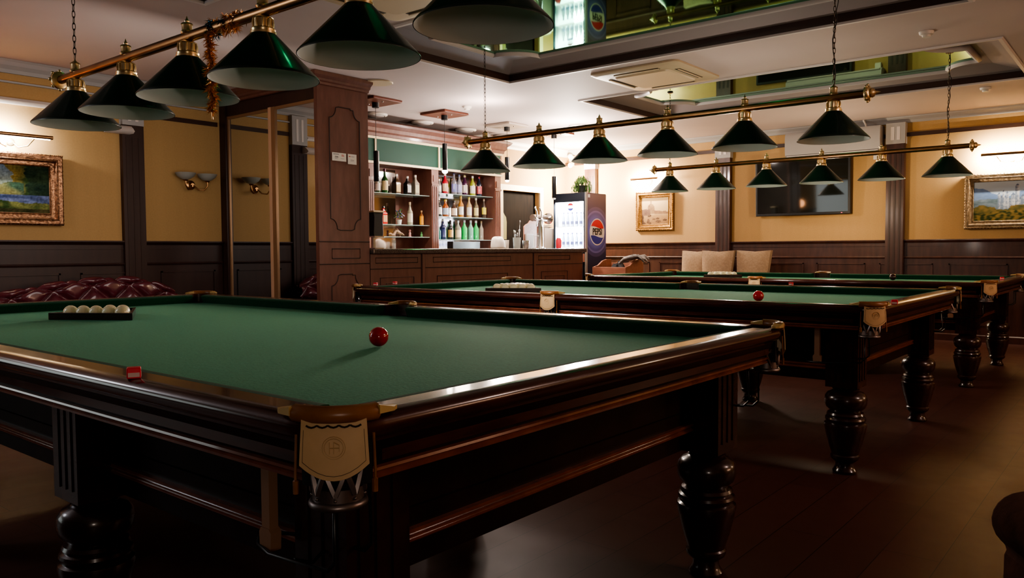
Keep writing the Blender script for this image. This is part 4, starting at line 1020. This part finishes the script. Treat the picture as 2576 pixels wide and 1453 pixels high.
for x, y, nm in ((-7.61,6.65,'nearest the column'),(-7.61,7.46,'second from the column'),(-7.61,8.31,'third from the column'),(-7.61,9.15,'fourth from the column'),(-6.23,9.12,'by itself near the back wall'),(-7.6,5.85,'hidden beside the column cornice')):
    if y == 5.85: continue
    if dl is None:
        dl = thing('ceiling_downlight', '', 'ceiling light', (x, y, ZC), 0, 'round white downlights above the bar')
        b = MB(); b.lathe([(.13,-.002),(.15,-.004),(.152,-.016),(.14,-.03),(.115,-.034),(.11,-.03),(.112,-.002)], (0,0,0), 28, cap=False); b.build('rim', 'white_plastic', dl, smooth=40)
        b = MB(); b.lathe([(.113,-.006),(.105,-.036),(.06,-.046),(.001,-.048)], (0,0,0), 24, cap=False); b.build('lens', 'white_trim', dl, smooth=60); q = dl
    else: q = dup(dl, (x, y, ZC))
    q['label'] = 'round white ceiling downlight above the bar, '+nm
q = dup(dl, (-7.2, 4.52, ZC), label='round white ceiling downlight above the mirrored wardrobe', group='round white downlights')
b = MB(); b.lathe([(.14,-.012),(.145,-.008),(.145,-.001)], (-6.18,5.45,ZC), 28); tag(b.build('ceiling_speaker', 'ac_cream', smooth=30), 'flat round beige speaker on the ceiling beside the column', 'speaker')
sd = None
for x, y, nm in ((-6.40,7.02,'between the pendants'),(-1.47,7.0,'between the two mirrored trays at the right'),(-1.48,9.83,'in front of the back wall')):
    if sd is None:
        sd = thing('smoke_detector', '', 'smoke detector', (x, y, ZC), 0, 'white smoke detectors')
        b = MB(); b.lathe([(.03,-.045),(.032,-.03),(.05,-.024),(.055,-.006),(.055,-.001)], (0,0,0), 20); b.build('detector_body', 'white_plastic', sd, smooth=30); q = sd
    else: q = dup(sd, (x, y, ZC))
    q['label'] = 'white smoke detector on the ceiling '+nm
def cassette(x, y, label):
    t = thing('ceiling_air_conditioner', label, 'air conditioner', (x, y, ZC), 0, 'ceiling air conditioners')
    h = .475
    b = MB(); a, e = h, h-.06; r = .09
    def rr(s, r):
        P = []
        for sx, sy, a0 in ((1,-1,-PI/2),(1,1,0),(-1,1,PI/2),(-1,-1,PI)):
            for k in range(5): P.append((sx*(s-r)+r*math.cos(a0+k*PI/8), sy*(s-r)+r*math.sin(a0+k*PI/8)))
        return P
    P0, P1, P2 = rr(h, .07), rr(h-.03, .07), rr(.30, .05)
    n = len(P0); vs = [(u,v,-.001) for u, v in P0]+[(u,v,-.018) for u, v in P0]+[(u,v,-.035) for u, v in P1]
    b.add(vs, [(j*n+k, j*n+(k+1) % n, (j+1)*n+(k+1) % n, (j+1)*n+k) for j in range(2) for k in range(n)]+[tuple(range(2*n, 3*n))])
    b.build('housing', 'ac_cream', t, smooth=30)
    b = MB(); vs = [(u,v,-.036) for u, v in P2]+[(u*.96,v*.96,-.05) for u, v in P2]; b.add(vs, [(k,(k+1) % n,n+(k+1) % n,n+k) for k in range(n)]+[tuple(range(n,2*n))]); b.build('intake_grille', 'ac_cream', t, smooth=30)
    for k in range(4):
        b = MB(); a = k*PI/2
        for d0, d1, mi in ((.335,.39,1),(.365,.38,0)):
            b.m = mi; q = [(d0,-.24),(d1,-.24),(d1,.24),(d0,.24)]; z0, z1 = (-.0365,-.0355) if mi else (-.044,-.037)
            b.prism([(u*math.cos(a)-v*math.sin(a), u*math.sin(a)+v*math.cos(a)) for u, v in q], lambda u, v, d: (u, v, z0+d), z1-z0)
        b.build('vent_flap', ['ac_cream', 'ac_dark'], t, smooth=0)
    return t
c1 = cassette(-3.87, 6.98, 'square cream ceiling air conditioner between the two far mirrored trays')
dup(c1, (-3.93, 3.60, ZC), label='square cream ceiling air conditioner partly hidden behind the largest near shades')
# emergency light in the corner
t = thing('emergency_light', 'small wall light with two round bulbs in the corner above the plant', 'wall light', (-7.86, 11.3, 2.70))
b = MB(); b.box(-.05,-.05,-.09,.05,-.001,.09); b.build('housing', 'ac_cream', t, smooth=0, bevel=.01)
b = MB(); b.sphere((0,-.07,.075), .045, 14, 10); b.sphere((0,-.07,-.075), .045, 14, 10); b.build('bulbs', mat('bulb_glow', (1,.9,.7), .4, emit=(1,.8,.5), estr=1.2), t, smooth=60)

# ------------------------------------------------------------------ wall things
def paint(name, w, h, nx, ny, fn, parent, place, dim=1.):
    vs = [place(-w/2+w*i/nx, -h/2+h*j/ny) for j in range(ny+1) for i in range(nx+1)]
    fs = [(j*(nx+1)+i, j*(nx+1)+i+1, (j+1)*(nx+1)+i+1, (j+1)*(nx+1)+i) for j in range(ny) for i in range(nx)]
    me = bpy.data.meshes.new(name); me.from_pydata(vs, [], fs); me.materials.append(M['paint'])
    at = me.color_attributes.new('paint', 'FLOAT_COLOR', 'POINT'); k = 0
    for j in range(ny+1):
        for i in range(nx+1):
            c_ = fn(i/nx, j/ny); at.data[k].color = (c_[0]*dim, c_[1]*dim, c_[2]*dim, 1); k += 1
    o = bpy.data.objects.new(name, me); COL.objects.link(o); o.parent = parent
    return o
def nz(x, y, s=1, o=0): return noise.noise(Vector((x*s+o, y*s, o*1.7)))
def mixc(a, b, t): t = max(0, min(1, t)); return tuple(x+(y-x)*t for x, y in zip(a, b))
def frame_obj(t, w, h, fw_, dep, place3, m, inner=None):
    """moulded rectangular frame; place3(u, v, d) d = out of the wall"""
    prof = [(0,.004),(0,dep*.8),(fw_*.12,dep),(fw_*.35,dep*.85),(fw_*.5,dep*.95),(fw_*.62,dep*.6),(fw_*.85,dep*.45),(fw_*.92,dep*.55),(fw_,dep*.35),(fw_,.004)]
    b = MB(); m_ = len(prof); vs = []
    for su, sv in ((-1,-1),(1,-1),(1,1),(-1,1)):
        for d, z in prof: vs.append(place3(su*(w/2-d), sv*(h/2-d), z))
    b.add(vs, [(i*m_+k, ((i+1) % 4)*m_+k, ((i+1) % 4)*m_+(k+1) % m_, i*m_+(k+1) % m_) for i in range(4) for k in range(m_)])
    # beaded outer edge
    n = int(2*(w+h)/.035)
    for k in range(n):
        s = 2*(w+h)*k/n
        if s < w: u, v = -w/2+s, -h/2
        elif s < w+h: u, v = w/2, -h/2+s-w
        elif s < 2*w+h: u, v = w/2-(s-w-h), h/2
        else: u, v = -w/2, h/2-(s-2*w-h)
        b.sphere(place3(u*.985, v*.985, dep*.85), .009, 6, 4)
    return b.build('frame', m, t, smooth=35)
# far gilt picture: a sepia view with a domed building and boats
def sepia(u, v):
    sky = (.62, .42, .21); c_ = mixc(sky, (.72,.52,.28), v)
    n = nz(u, v, 9, 3)*.5+nz(u, v, 24, 5)*.5
    if v < .36: c_ = mixc((.34,.19,.085), (.50,.31,.15), v/.36+n*.5)
    dome = ((u-.36)/.12)**2+((v-.62)/.14)**2 < 1 and v > .6
    if dome or (abs(u-.36) < .13 and .40 < v <= .62) or (abs(u-.36) < .02 and v < .86 and v > .6): c_ = mixc((.25,.15,.085),(.40,.26,.14), .5+n)
    if u < .34 and .34 < v < .56+.06*n: c_ = mixc((.15,.085,.07),(.28,.17,.11), .5+n)
    if u > .48 and .38 < v < .52-.1*(u-.48)+.05*n: c_ = mixc((.25,.13,.08),(.36,.22,.12), .5+n)
    if u < .36 and v < .36 and nz(u, v, 7, 1)+.35*(.36-u)*3 > .12: c_ = mixc((.07,.04,.03),(.22,.13,.08), .5+n)
    for bu, bv, r in ((.62,.12,.1),(.60,.22,.07),(.86,.17,.08),(.46,.2,.06)):
        if ((u-bu)/r)**2+((v-bv)/(r*.45))**2 < 1: c_ = mixc((.10,.06,.04),(.26,.15,.09), .5+n)
    return c_
t = thing('framed_picture', 'small gilt framed sepia picture of a domed waterside building beside the fridge', 'picture', (-6.252, YF, 1.79), 0, 'framed pictures')
P3 = lambda u, v, d: (u, -d-.012*(v+.32), v)
frame_obj(t, .67, .62, .10, .05, P3, 'gilt'); paint('canvas', .49, .44, 70, 64, sepia, t, lambda u, v: P3(u, v, .018), .55)
def castle(u, v):
    n = nz(u, v, 8, 2)*.6+nz(u, v, 22, 7)*.4
    c_ = mixc((.36,.44,.55), (.52,.58,.62), (v-.7)*3)
    ridge = .72+.10*math.sin(u*9+1)+.06*n
    if v < ridge: c_ = mixc((.13,.20,.36), (.26,.35,.50), (ridge-v)*1.2+n*.5)
    if v < .52+.05*n+.06*math.sin(u*5): c_ = mixc((.09,.13,.15), (.20,.25,.30), .5+n)
    for x0, x1, z1 in ((.30,.44,.58),(.305,.335,.66),(.40,.435,.68),(.36,.385,.72),(.44,.68,.52),(.46,.52,.64),(.515,.56,.86),(.58,.63,.60),(.66,.78,.50),(.70,.74,.58),(.765,.815,.76)):
        if x0 < u < x1 and .30 < v < z1: c_ = mixc((.16,.20,.27), (.50,.51,.53), .35+n+.6*nz(u*2, v, 30, 6)+(u-x0)/(x1-x0)-.5)
        if z1 <= v < z1+.06 and abs(u-(x0+x1)/2) < (x1-x0)/2*(1-(v-z1)/.06): c_ = (.12,.15,.22)
    if v < .34+.10*n+.06*math.sin(u*13): c_ = mixc((.05,.065,.025), (.20,.14,.045), .5+n*1.4)
    if v < .22+.12*nz(u, v, 6, 9): c_ = mixc((.03,.045,.015), (.22,.15,.045), .45+nz(u, v, 22, 4)*1.5)
    return c_
t = thing('framed_picture', 'wide pale gilt framed landscape of a white castle before blue mountains', 'picture', (-1.37, YF, 1.742), 0, 'framed pictures')
P4 = lambda u, v, d: (u, -d-.02*(v+.34), v)
frame_obj(t, 1.05, .67, .10, .06, P4, 'gilt_pale'); paint('canvas', .87, .49, 120, 70, castle, t, lambda u, v: P4(u, v, .022), .75)
def forest(u, v):  # u to the right as seen from the room
    n = nz(u, v, 6, 4)*.6+nz(u, v, 17, 8)*.4
    c_ = mixc((.32,.36,.22), (.26,.36,.48), (v-.45)*2+n*.3)
    if u > .68-.12*n-.2*(v-.5): c_ = mixc((.30,.22,.06), (.05,.09,.03), (u-.66)*9+n)
    if u > .78+.08*n: c_ = mixc((.012,.028,.018), (.05,.085,.04), .4+n)
    if v < .62+.15*n and u < .75: c_ = mixc((.06,.12,.07), (.36,.32,.11), .5+nz(u, v, 5, 1)*1.3)
    if v < .38: c_ = mixc((.05,.07,.16), (.20,.24,.42), .5+nz(u*.4, v, 14, 6)*1.2)
    if v < .27+.06*n-.16*(u-.5): c_ = mixc((.05,.09,.025), (.24,.25,.08), .5+nz(u, v, 12, 2)*1.2)
    if v < .10: c_ = mixc((.03,.04,.015), (.12,.10,.04), .5+n)
    f_ = 1+.55*nz(u*1.6, v, 34, 3)+.35*nz(u*1.6, v, 15, 11)
    return tuple(max(0, q*f_) for q in c_)
t = thing('framed_picture', 'dark gilt framed forest stream landscape on the left wall above the sofa', 'picture', (XL, 2.57, 1.745), 0, 'framed pictures')
P5 = lambda u, v, d: (d+.02*(v+.32), u, v)
frame_obj(t, 1.08, .645, .115, .075, P5, 'gilt_dark'); paint('canvas', .87, .435, 130, 70, forest, t, lambda u, v: P5(u, v, .03), .62)
# picture lamps
def picture_lamp(name, label, loc, L, axis, glow=True):
    t = thing(name, label, 'picture lamp', loc)
    def Q(a, o, z): return (a, -o, z) if axis == 'x' else (o, a, z)
    b = MB(); b.tube([Q(-L/2,.15,0), Q(L/2,.15,0)], .017, 12); b.build('lamp_tube', 'brass_bar', t, smooth=60)
    b = MB(); b.tube([Q(-L/2+.02,.142,-.016), Q(L/2-.02,.142,-.016)], .007, 8); b.build('lamp_strip', 'picture_glow', t, smooth=60)
    b = MB()
    for s in (-1, 1): b.tube([Q(s*.02,.004,-.05), Q(s*.05,.05,-.10), Q(s*.11,.10,-.085), Q(s*.15,.145,-.02)], .006, 7)
    b.lathe([(.035,0),(.035,.01),(.02,.018)] if axis == 'y' else [(.035,-.018),(.035,-.008),(.02,0)], Q(0,0,-.05) if axis == 'y' else (0,0,-.05), 14, axis='x' if axis == 'y' else 'y')
    b.build('lamp_bracket', 'brass', t, smooth=60)
    return t
picture_lamp('picture_lamp', 'thin brass picture lamp glowing above the small gilt picture', (-6.38, YF, 2.30), .48, 'x')
picture_lamp('picture_lamp', 'thin brass picture lamp glowing above the castle picture', (-1.40, YF, 2.30), .62, 'x')
picture_lamp('picture_lamp', 'thin brass picture lamp glowing above the forest picture', (XL, 2.70, 2.215), .60, 'y')
# television, tilted down from the wall
t = thing('television', 'large black wall mounted television with dark reflecting screen', 'television', (-3.895, YF-.10, 2.045)); t.rotation_euler = (math.radians(2.5), 0, math.radians(-.5))
b = MB(); b.box(-.66,-.03,-.40,.66,.02,.40); b.build('housing', 'black', t, smooth=0, bevel=.006)
b = MB(); b.box(-.63,-.034,-.365,.63,-.031,.375); b.build('screen', 'screen', t, smooth=0)
b = MB(); b.box(-.2,.02,-.15,.2,.06,.15); b.build('wall_bracket', 'black_metal', t, smooth=0)
b = MB(); b.box(.54,-.0345,-.385,.556,-.0325,-.38); b.build('standby_light', mat('standby_red', (.8,.02,.05), .4, emit=(1,.05,.12), estr=2), t, smooth=0)
# split air conditioner
t = thing('wall_air_conditioner', 'long pale wall air conditioner above the television', 'air conditioner', (-3.48, YF, 2.61))
b = MB(); b.sweep([(-.625,0,0,-1),(.625,0,0,-1)], [(0,-.17),(.14,-.17),(.19,-.13),(.205,-.02),(.20,.13),(.18,.17),(0,.17)]); b.build('housing', 'grey_trim', t, smooth=30)
b = MB(); b.box(-.60,-.20,-.155,.60,-.15,-.145); b.build('louvre', 'white_trim', t, smooth=0)
tag(MB().box(-2.975, YF-.05, 2.35, -2.895, YF-.001, 2.775).build('pipe_cover', 'white_plastic', smooth=0, bevel=.01), 'upright white pipe cover beside the wall air conditioner', 'pipe cover')
b = MB(); b.tube([(-3.05,YF-.1,2.78),(-3.06,YF-.12,2.82),(-3.09,YF-.1,2.873)], .012, 8); tag(b.build('drain_hose', 'white_plastic', smooth=60), 'short white hose rising from the wall air conditioner', 'hose')
# wall sconce
t = thing('wall_sconce', 'brass wall sconce with two frosted glass bowls beside the mirrors', 'wall lamp', (XL, 4.40, 1.88))
b = MB(); b.lathe([(.05,0.001),(.05,.012),(.03,.02),(.02,.05)], (0,0,0), 18, axis='x'); b.build('wall_plate', 'brass_bar', t, smooth=40)
for s in (-1, 1):
    b = MB(); b.tube([(.04,s*.01,0),(.09,s*.04,-.05),(.12,s*.09,-.055),(.13,s*.12,-.01),(.13,s*.12,.03)], .008, 8); b.lathe([(.02,.03),(.028,.04),(.018,.05)], (.13,s*.12,0), 12)
    ar = b.build('sconce_arm', 'brass_bar', t, smooth=60)
    b = MB(); b.lathe([(.02,.045),(.05,.055),(.085,.08),(.105,.115),(.10,.115),(.08,.084),(.045,.06)], (.13,s*.12,0), 20, cap=False); b.build('glass_bowl', 'frost', ar, smooth=60)

# ------------------------------------------------------------------ seating and bench
# chesterfield back along the left wall
t = thing('chesterfield_sofa', 'burgundy tufted leather sofa against the left wall behind the nearest table', 'sofa', (0,0,0))
n1, n2 = 190, 64; vs = []; Y0, Y1 = 1.70, 4.02
def sofa_top(y):
    s = (y-Y0)/(Y1-Y0)
    k = math.exp(-((y-3.35)/.62)**4)
    return .74+.185*k if y > 3.35 else .74+.185*math.exp(-((y-3.35)/.95)**2)
for j in range(n2+1):
    for i in range(n1+1):
        y = Y0+(Y1-Y0)*i/n1; ht = sofa_top(y); s = j/n2
        # section: up the front, rolled top, down the back
        if s < .6: z = .40+(ht-.05-.40)*s/.6; x = -7.62+.03*(1-s/.6)
        else:
            a = (s-.6)/.4*PI; z = ht-.05+.05*math.sin(a); x = -7.68+.06*math.cos(a)
        u, v = (y-Y0)/.17, s*5.2
        uu = (u+v)*PI/1; vv = (u-v)*PI/1
        sa, sb = abs(math.sin(uu/2)), abs(math.sin(vv/2)); tf = (1-(1-sa)**2.4)*(1-(1-sb)**2.4)
        d = .06*(tf-.6)
        if s < .6: x += d
        else:
            a = (s-.6)/.4*PI; x += d*math.cos(a); z += d*math.sin(a)
        vs.append((x, y, z))
b = MB(); b.add(vs, [(j*(n1+1)+i, j*(n1+1)+i+1, (j+1)*(n1+1)+i+1, (j+1)*(n1+1)+i) for j in range(n2) for i in range(n1)])
b.build('tufted_back', 'burgundy', t, smooth=180)
MB().box(-7.74, Y0+.02, .05, -7.66, Y1-.02, .70).build('back_frame', 'burgundy', t, smooth=0, bevel=.02)
MB().box(-7.66, Y0+.1, .06, -6.95, Y1-.1, .30).build('seat_base', 'burgundy', t, smooth=0, bevel=.02)
for k in range(3): MB().box(-7.58, Y0+.2+k*.66, .30, -6.93, Y0+.85+k*.66, .45).build('seat_cushion', 'burgundy', t, smooth=30, bevel=.05)
for y in (Y0+.1, Y1-.1):
    b = MB(); b.box(-7.64, y-.08, .06, -6.93, y+.08, .55); b.tube([(-7.64,y,.58),(-6.92,y,.58)], .11, 16); b.build('arm', 'burgundy', t, smooth=40)
for x in (-7.66, -7.0):
    for y in (Y0+.15, Y1-.15): b = MB(); b.lathe([(.02,0),(.03,.02),(.025,.06)], (x,y,0), 12); b.build('leg', 'wood_table', t, smooth=40)
# beige chairs against the back wall
def chair(x, y, wb, wt, label, first=None):
    t = thing('upholstered_chair', label, 'chair', (x, y, 0), 0, 'beige upholstered chairs at the back wall')
    n, m_ = 12, 12
    def side(d): return [[None]*(n+1) for _ in range(m_+1)]
    vs = []
    for dd in (0, 1):
        for j in range(m_+1):
            s = j/m_; w_ = wb+(wt-wb)*s; z = .44+.715*s
            for i in range(n+1):
                q = -1+2*i/n; puff = .035*(1-q**4)*(1-(2*s-1)**6)
                zz = z-.018*(1-abs(q))**1*(1 if j == m_ else 0)-.0
                yy = .10*s**1.2+(-.02-puff if dd == 0 else .06+puff*.4)
                vs.append((q*w_/2, yy, zz))
    K = (n+1)*(m_+1); fs = []
    for j in range(m_):
        for i in range(n): a = j*(n+1)+i; fs += [(a,a+1,a+n+2,a+n+1), (K+a,K+a+n+1,K+a+n+2,K+a+1)]
    for j in range(m_): a = j*(n+1); fs += [(a,a+n+1,K+a+n+1,K+a), (a+n,K+a+n,K+a+n+n+1,a+n+n+1)]
    for i in range(n): a = m_*(n+1)+i; fs += [(a,a+1,K+a+1,K+a), (i,K+i,K+i+1,i+1)]
    b = MB(); b.add(vs, fs); b.build('backrest', 'beige_fabric', t, smooth=50)
    MB().box(-wb/2,-.50,.36,wb/2,.02,.47).build('seat', 'beige_fabric', t, smooth=30, bevel=.03)
    for sx in (-1, 1):
        for yy in (-.45, -.02):
            b = MB(); b.tube([(sx*(wb/2-.04),yy,.37),(sx*(wb/2-.035),yy,0)], [.024,.016], 6); b.build('leg', 'wood_dark', t, smooth=0)
    return t
chair(-5.43, 10.97, .37, .44, 'beige upholstered chair nearest the wooden crate, at the left of three')
chair(-4.975, 10.76, .36, .50, 'middle one of the three beige upholstered chairs')
chair(-4.455, 10.80, .38, .50, 'beige upholstered chair at the right of three, standing apart')
# crate bench with coat and scarf
t = thing('wooden_crate', 'reddish wooden open crate bench beside the fridge', 'crate', (0,0,0))
b = MB(); x0, x1, y0, y1 = -6.137, -5.60, 9.30, 9.78
b.box(x0, y0, 0, x1, y0+.025, .935)
b.box(x0, y1-.025, 0, x1, y1, .99); b.box(x0, y0+.025, .05, x1, y1-.025, .09)
b.build('crate_body', 'crate_wood', t, smooth=0, bevel=.004)
for x in (x0, x1-.025):
    b = MB(); b.prism([(y0+.025,.04),(y1-.025,.04),(y1-.025,1.04),(y0+.34,1.04),(y0+.24,1.02),(y0+.12,.955),(y0+.025,.94)], lambda u, v, d: (x+d, u, v), .025); b.build('crate_side', 'crate_wood', t, smooth=0)
def heap(cx, cy, z0, rx, ry, h, seed):
    n, m_ = 26, 9; vs = []
    for i in range(m_+1):
        ph = PI*.5*i/m_
        for k in range(n):
            a = 2*PI*k/n; f = 1+.12*nz(math.cos(a), math.sin(a), 1.6, seed)+.06*math.sin(5*a+ph*3)
            vs.append((cx+rx*math.cos(ph)**.6*f*math.cos(a), cy+ry*math.cos(ph)**.6*f*math.sin(a), z0+h*math.sin(ph)*(1+.1*nz(math.cos(a), math.sin(a)+ph, 2, seed+3))))
    b = MB(); b.add(vs, [(i*n+k, i*n+(k+1) % n, (i+1)*n+(k+1) % n, (i+1)*n+k) for i in range(m_) for k in range(n)]+[tuple(range(n)), tuple(range(m_*n,(m_+1)*n))])
    return b
tag(heap(-5.87, 9.54, .092, .20, .17, .87, 2).build('black_coat', 'cloth_black', smooth=180), 'black coat bundled in the wooden crate', 'coat')
b = MB()
for k in range(7):
    o_ = (k-3)*.020
    b.tube([(-5.76+o_*.5, 9.50+o_, .985+.02*k/7), (-5.72, 9.52+o_*1.2, 1.045+.012*math.sin(k)), (-5.60, 9.55+o_, 1.078+.012*math.sin(k*2)), (-5.51, 9.57+o_*1.4, 1.07+.02*math.cos(k)), (-5.45, 9.58+o_*1.6, 1.04-.02*(k % 3))], [.014,.021,.023,.021,.010], 7)
tag(b.build('scarf', 'cloth_grey', smooth=60), 'grey striped scarf draped over the crate end', 'scarf')
# brown suede armchair at the right, close to the camera
t = thing('armchair', 'brown suede armchair with rolled arm at the right edge, nearest the viewer', 'armchair', (-.165, 2.0, 0), .55)
b = MB()
# arm A: near the camera side edge, front scroll
def arm(x):
    b = MB(); sec = []
    for k in range(20):
        a = -1.05+ (PI+2.1)*k/19
        sec.append((math.cos(a)*.085, .462+math.sin(a)*.078))
    sec += [(-.052,.37),(-.055,.05),(.055,.05),(.052,.37)]
    b.prism([(u+x, v) for u, v in sec], lambda u, v, d: (u, -.34+d, v), .74)
    return b.build('arm', 'suede', t, smooth=40, bevel=.02, segs=3)
arm(.14); arm(.86)
MB().box(.20,-.30,.08,.80,.42,.30).build('seat_base', 'suede', t, smooth=0, bevel=.02)
MB().box(.21,-.33,.30,.79,.30,.45).build('seat_cushion', 'suede', t, smooth=30, bevel=.05, segs=4)
MB().box(.18,.28,.25,.82,.46,.95).build('backrest', 'suede', t, smooth=30, bevel=.07, segs=4)
for x in (.15,.85):
    for y in (-.28,.38): b = MB(); b.lathe([(.02,0),(.03,.055)], (x,y,0), 12); b.build('leg', 'wood_table', t, smooth=0)

# curtained window at the near end of the left wall (seen reflected in the television)
wn = struct(MB().box(XL, -4.0, .95, XL+.03, -1.1, 2.15).build('window_1', 'white_trim', smooth=0), 'window with pale curtain at the near end of the left wall', 'window')
b = MB(); n = 90
vs = [(XL+.08+.02*math.sin(k*1.3), -4.1+3.05*k/n, z) for z in (.62, 2.02) for k in range(n+1)]
b.add(vs, [(k,k+1,n+2+k,n+1+k) for k in range(n)]); b.build('curtain', mat('lit_curtain', (.6,.6,.58), .8, emit=(.80,.88,.86), estr=.6), wn, smooth=180)
b = MB(); b.tube([(XL+.08,-4.15,2.05),(XL+.08,-1.0,2.05)], .018, 8); b.build('curtain_rod', 'wood_deep', wn, smooth=60)
# a second sconce with a lit amber bowl further along the left wall
q = [o for o in COL.objects if o.name == 'wall_sconce'][0]
q2 = dup(q, (XL, .86, 1.37), label='lit amber wall sconce on the left wall near the curtained window')
am = mat('amber_bowl', (.7,.2,.06), .4, emit=(1,.26,.07), estr=9)
for arm_ in q2.children:
    for bowl in arm_.children: bowl.data = bowl.data.copy(); bowl.data.materials.clear(); bowl.data.materials.append(am)

# ------------------------------------------------------------------ lights
def light(name, kind, loc, energy, col, size=.1, rot=None, spot=None, sy=None, blend=.5):
    l = bpy.data.lights.new(name, kind); l.energy = energy; l.color = col
    if kind == 'AREA':
        l.size = size
        if sy: l.shape = 'RECTANGLE'; l.size_y = sy
    elif kind in ('POINT', 'SPOT'): l.shadow_soft_size = size
    if kind == 'SPOT': l.spot_size = spot; l.spot_blend = blend
    o = bpy.data.objects.new(name, l); COL.objects.link(o); o.location = loc
    if rot: o.rotation_euler = rot
    return o
WARM, NEUT, COOL = (1, .78, .52), (1, .9, .78), (.80, .88, 1)
for y, z1, z0, nm, pm in pend:
    light('pendant_light', 'SPOT', (-6.93 if y < 9 else -6.875, y, z0-.03), 26, NEUT, .03, (0,0,0), 2.4)
light('bar_wall_light', 'POINT', (-7.45, 10.75, 2.3), 130, (1,.86,.66), .08)
light('bar_ceiling_fill', 'POINT', (-6.1, 8.7, 2.48), 38, (1,.85,.76), .07)  # added fill to brighten the ceiling over the bar, no fitting here
light('bar_ceiling_fill', 'POINT', (-6.0, 6.9, 2.58), 11, (1,.83,.75), .07)  # second added fill, lifts the shadow above the back bar crown
light('bar_aisle_fill', 'POINT', (-7.1, 7.6, 2.2), 6, (1,.82,.72), .1)  # added fill in the bar aisle, not a fitting on the shelves
light('bar_shelf_cool', 'POINT', (-7.30, 8.4, 1.25), 2.5, (.75,.95,1), .05)
for x, L in ((-6.38,.46),(-1.40,.6)): light('picture_light', 'AREA', (x, YF-.125, 2.285), 44, (1,.86,.68), L, (math.radians(80), 0, 0), sy=.02)
light('picture_light', 'AREA', (XL+.125, 2.50, 2.20), 16, (.93,.92,.92), .02, (0, math.radians(80), 0), sy=.40)
light('left_wall_fill', 'AREA', (-5.4, 3.2, 1.8), 6.5, (1,.92,.86), 1.0, (0, math.radians(80), 0), sy=1.6)
light('amber_light', 'POINT', (XL+.3, .86, 1.5), 2, (1,.45,.2), .1)
light('aisle_fill', 'POINT', (2.0, 4.6, 2.55), 26, (1,.72,.62), .2)  # added fill so the right aisle floor gets some light, no lamp hangs here
light('left_cool_fill', 'POINT', (-5.6, -.6, 2.2), 16, (.92,.93,1.), .35)  # added cool fill in the open room for the racked balls and sofa
light('room_fill', 'POINT', (1.1, -.9, 1.25), 12, (1,.84,.72), .25)
light('hall_fill', 'POINT', (-3.0, 3.55, 1.25), 7, (1,.85,.73), .06)
light('hall_fill', 'POINT', (-3.0, 6.80, 1.45), 12, (1,.84,.70), .06)
light('hall_fill', 'POINT', (-3.2, 10.2, 1.7), 13, (1,.76,.50), .06)
light('right_fill', 'AREA', (3.5, 5.5, 1.4), 9, (1,.58,.38), .5, (0, math.radians(90), 0), sy=1.6)  # added unseen warm panel for the table beads to reflect
light('right_fill', 'POINT', (3.1, 9.2, 2.0), 22, (1,.74,.52), .15)  # added unseen source that brightens the right wall for its reflection
W_ = bpy.data.worlds.new('world'); SC.world = W_; W_.use_nodes = True
W_.node_tree.nodes['Background'].inputs[0].default_value = (.05,.045,.04,1); W_.node_tree.nodes['Background'].inputs[1].default_value = .3

# ------------------------------------------------------------------ render look
SC.view_settings.view_transform = 'AgX'
try: SC.view_settings.look = 'AgX - Medium High Contrast'
except Exception: pass
SC.view_settings.exposure = 1.58
cy = SC.cycles
cy.use_denoising = True
try: cy.denoiser = 'OPENIMAGEDENOISE'
except Exception: pass
cy.max_bounces = 7; cy.diffuse_bounces = 4; cy.glossy_bounces = 4; cy.transmission_bounces = 4; cy.transparent_max_bounces = 8
cy.caustics_reflective = False; cy.caustics_refractive = False; cy.sample_clamp_indirect = 4.
cy.use_adaptive_sampling = True
bpy.context.view_layer.update()
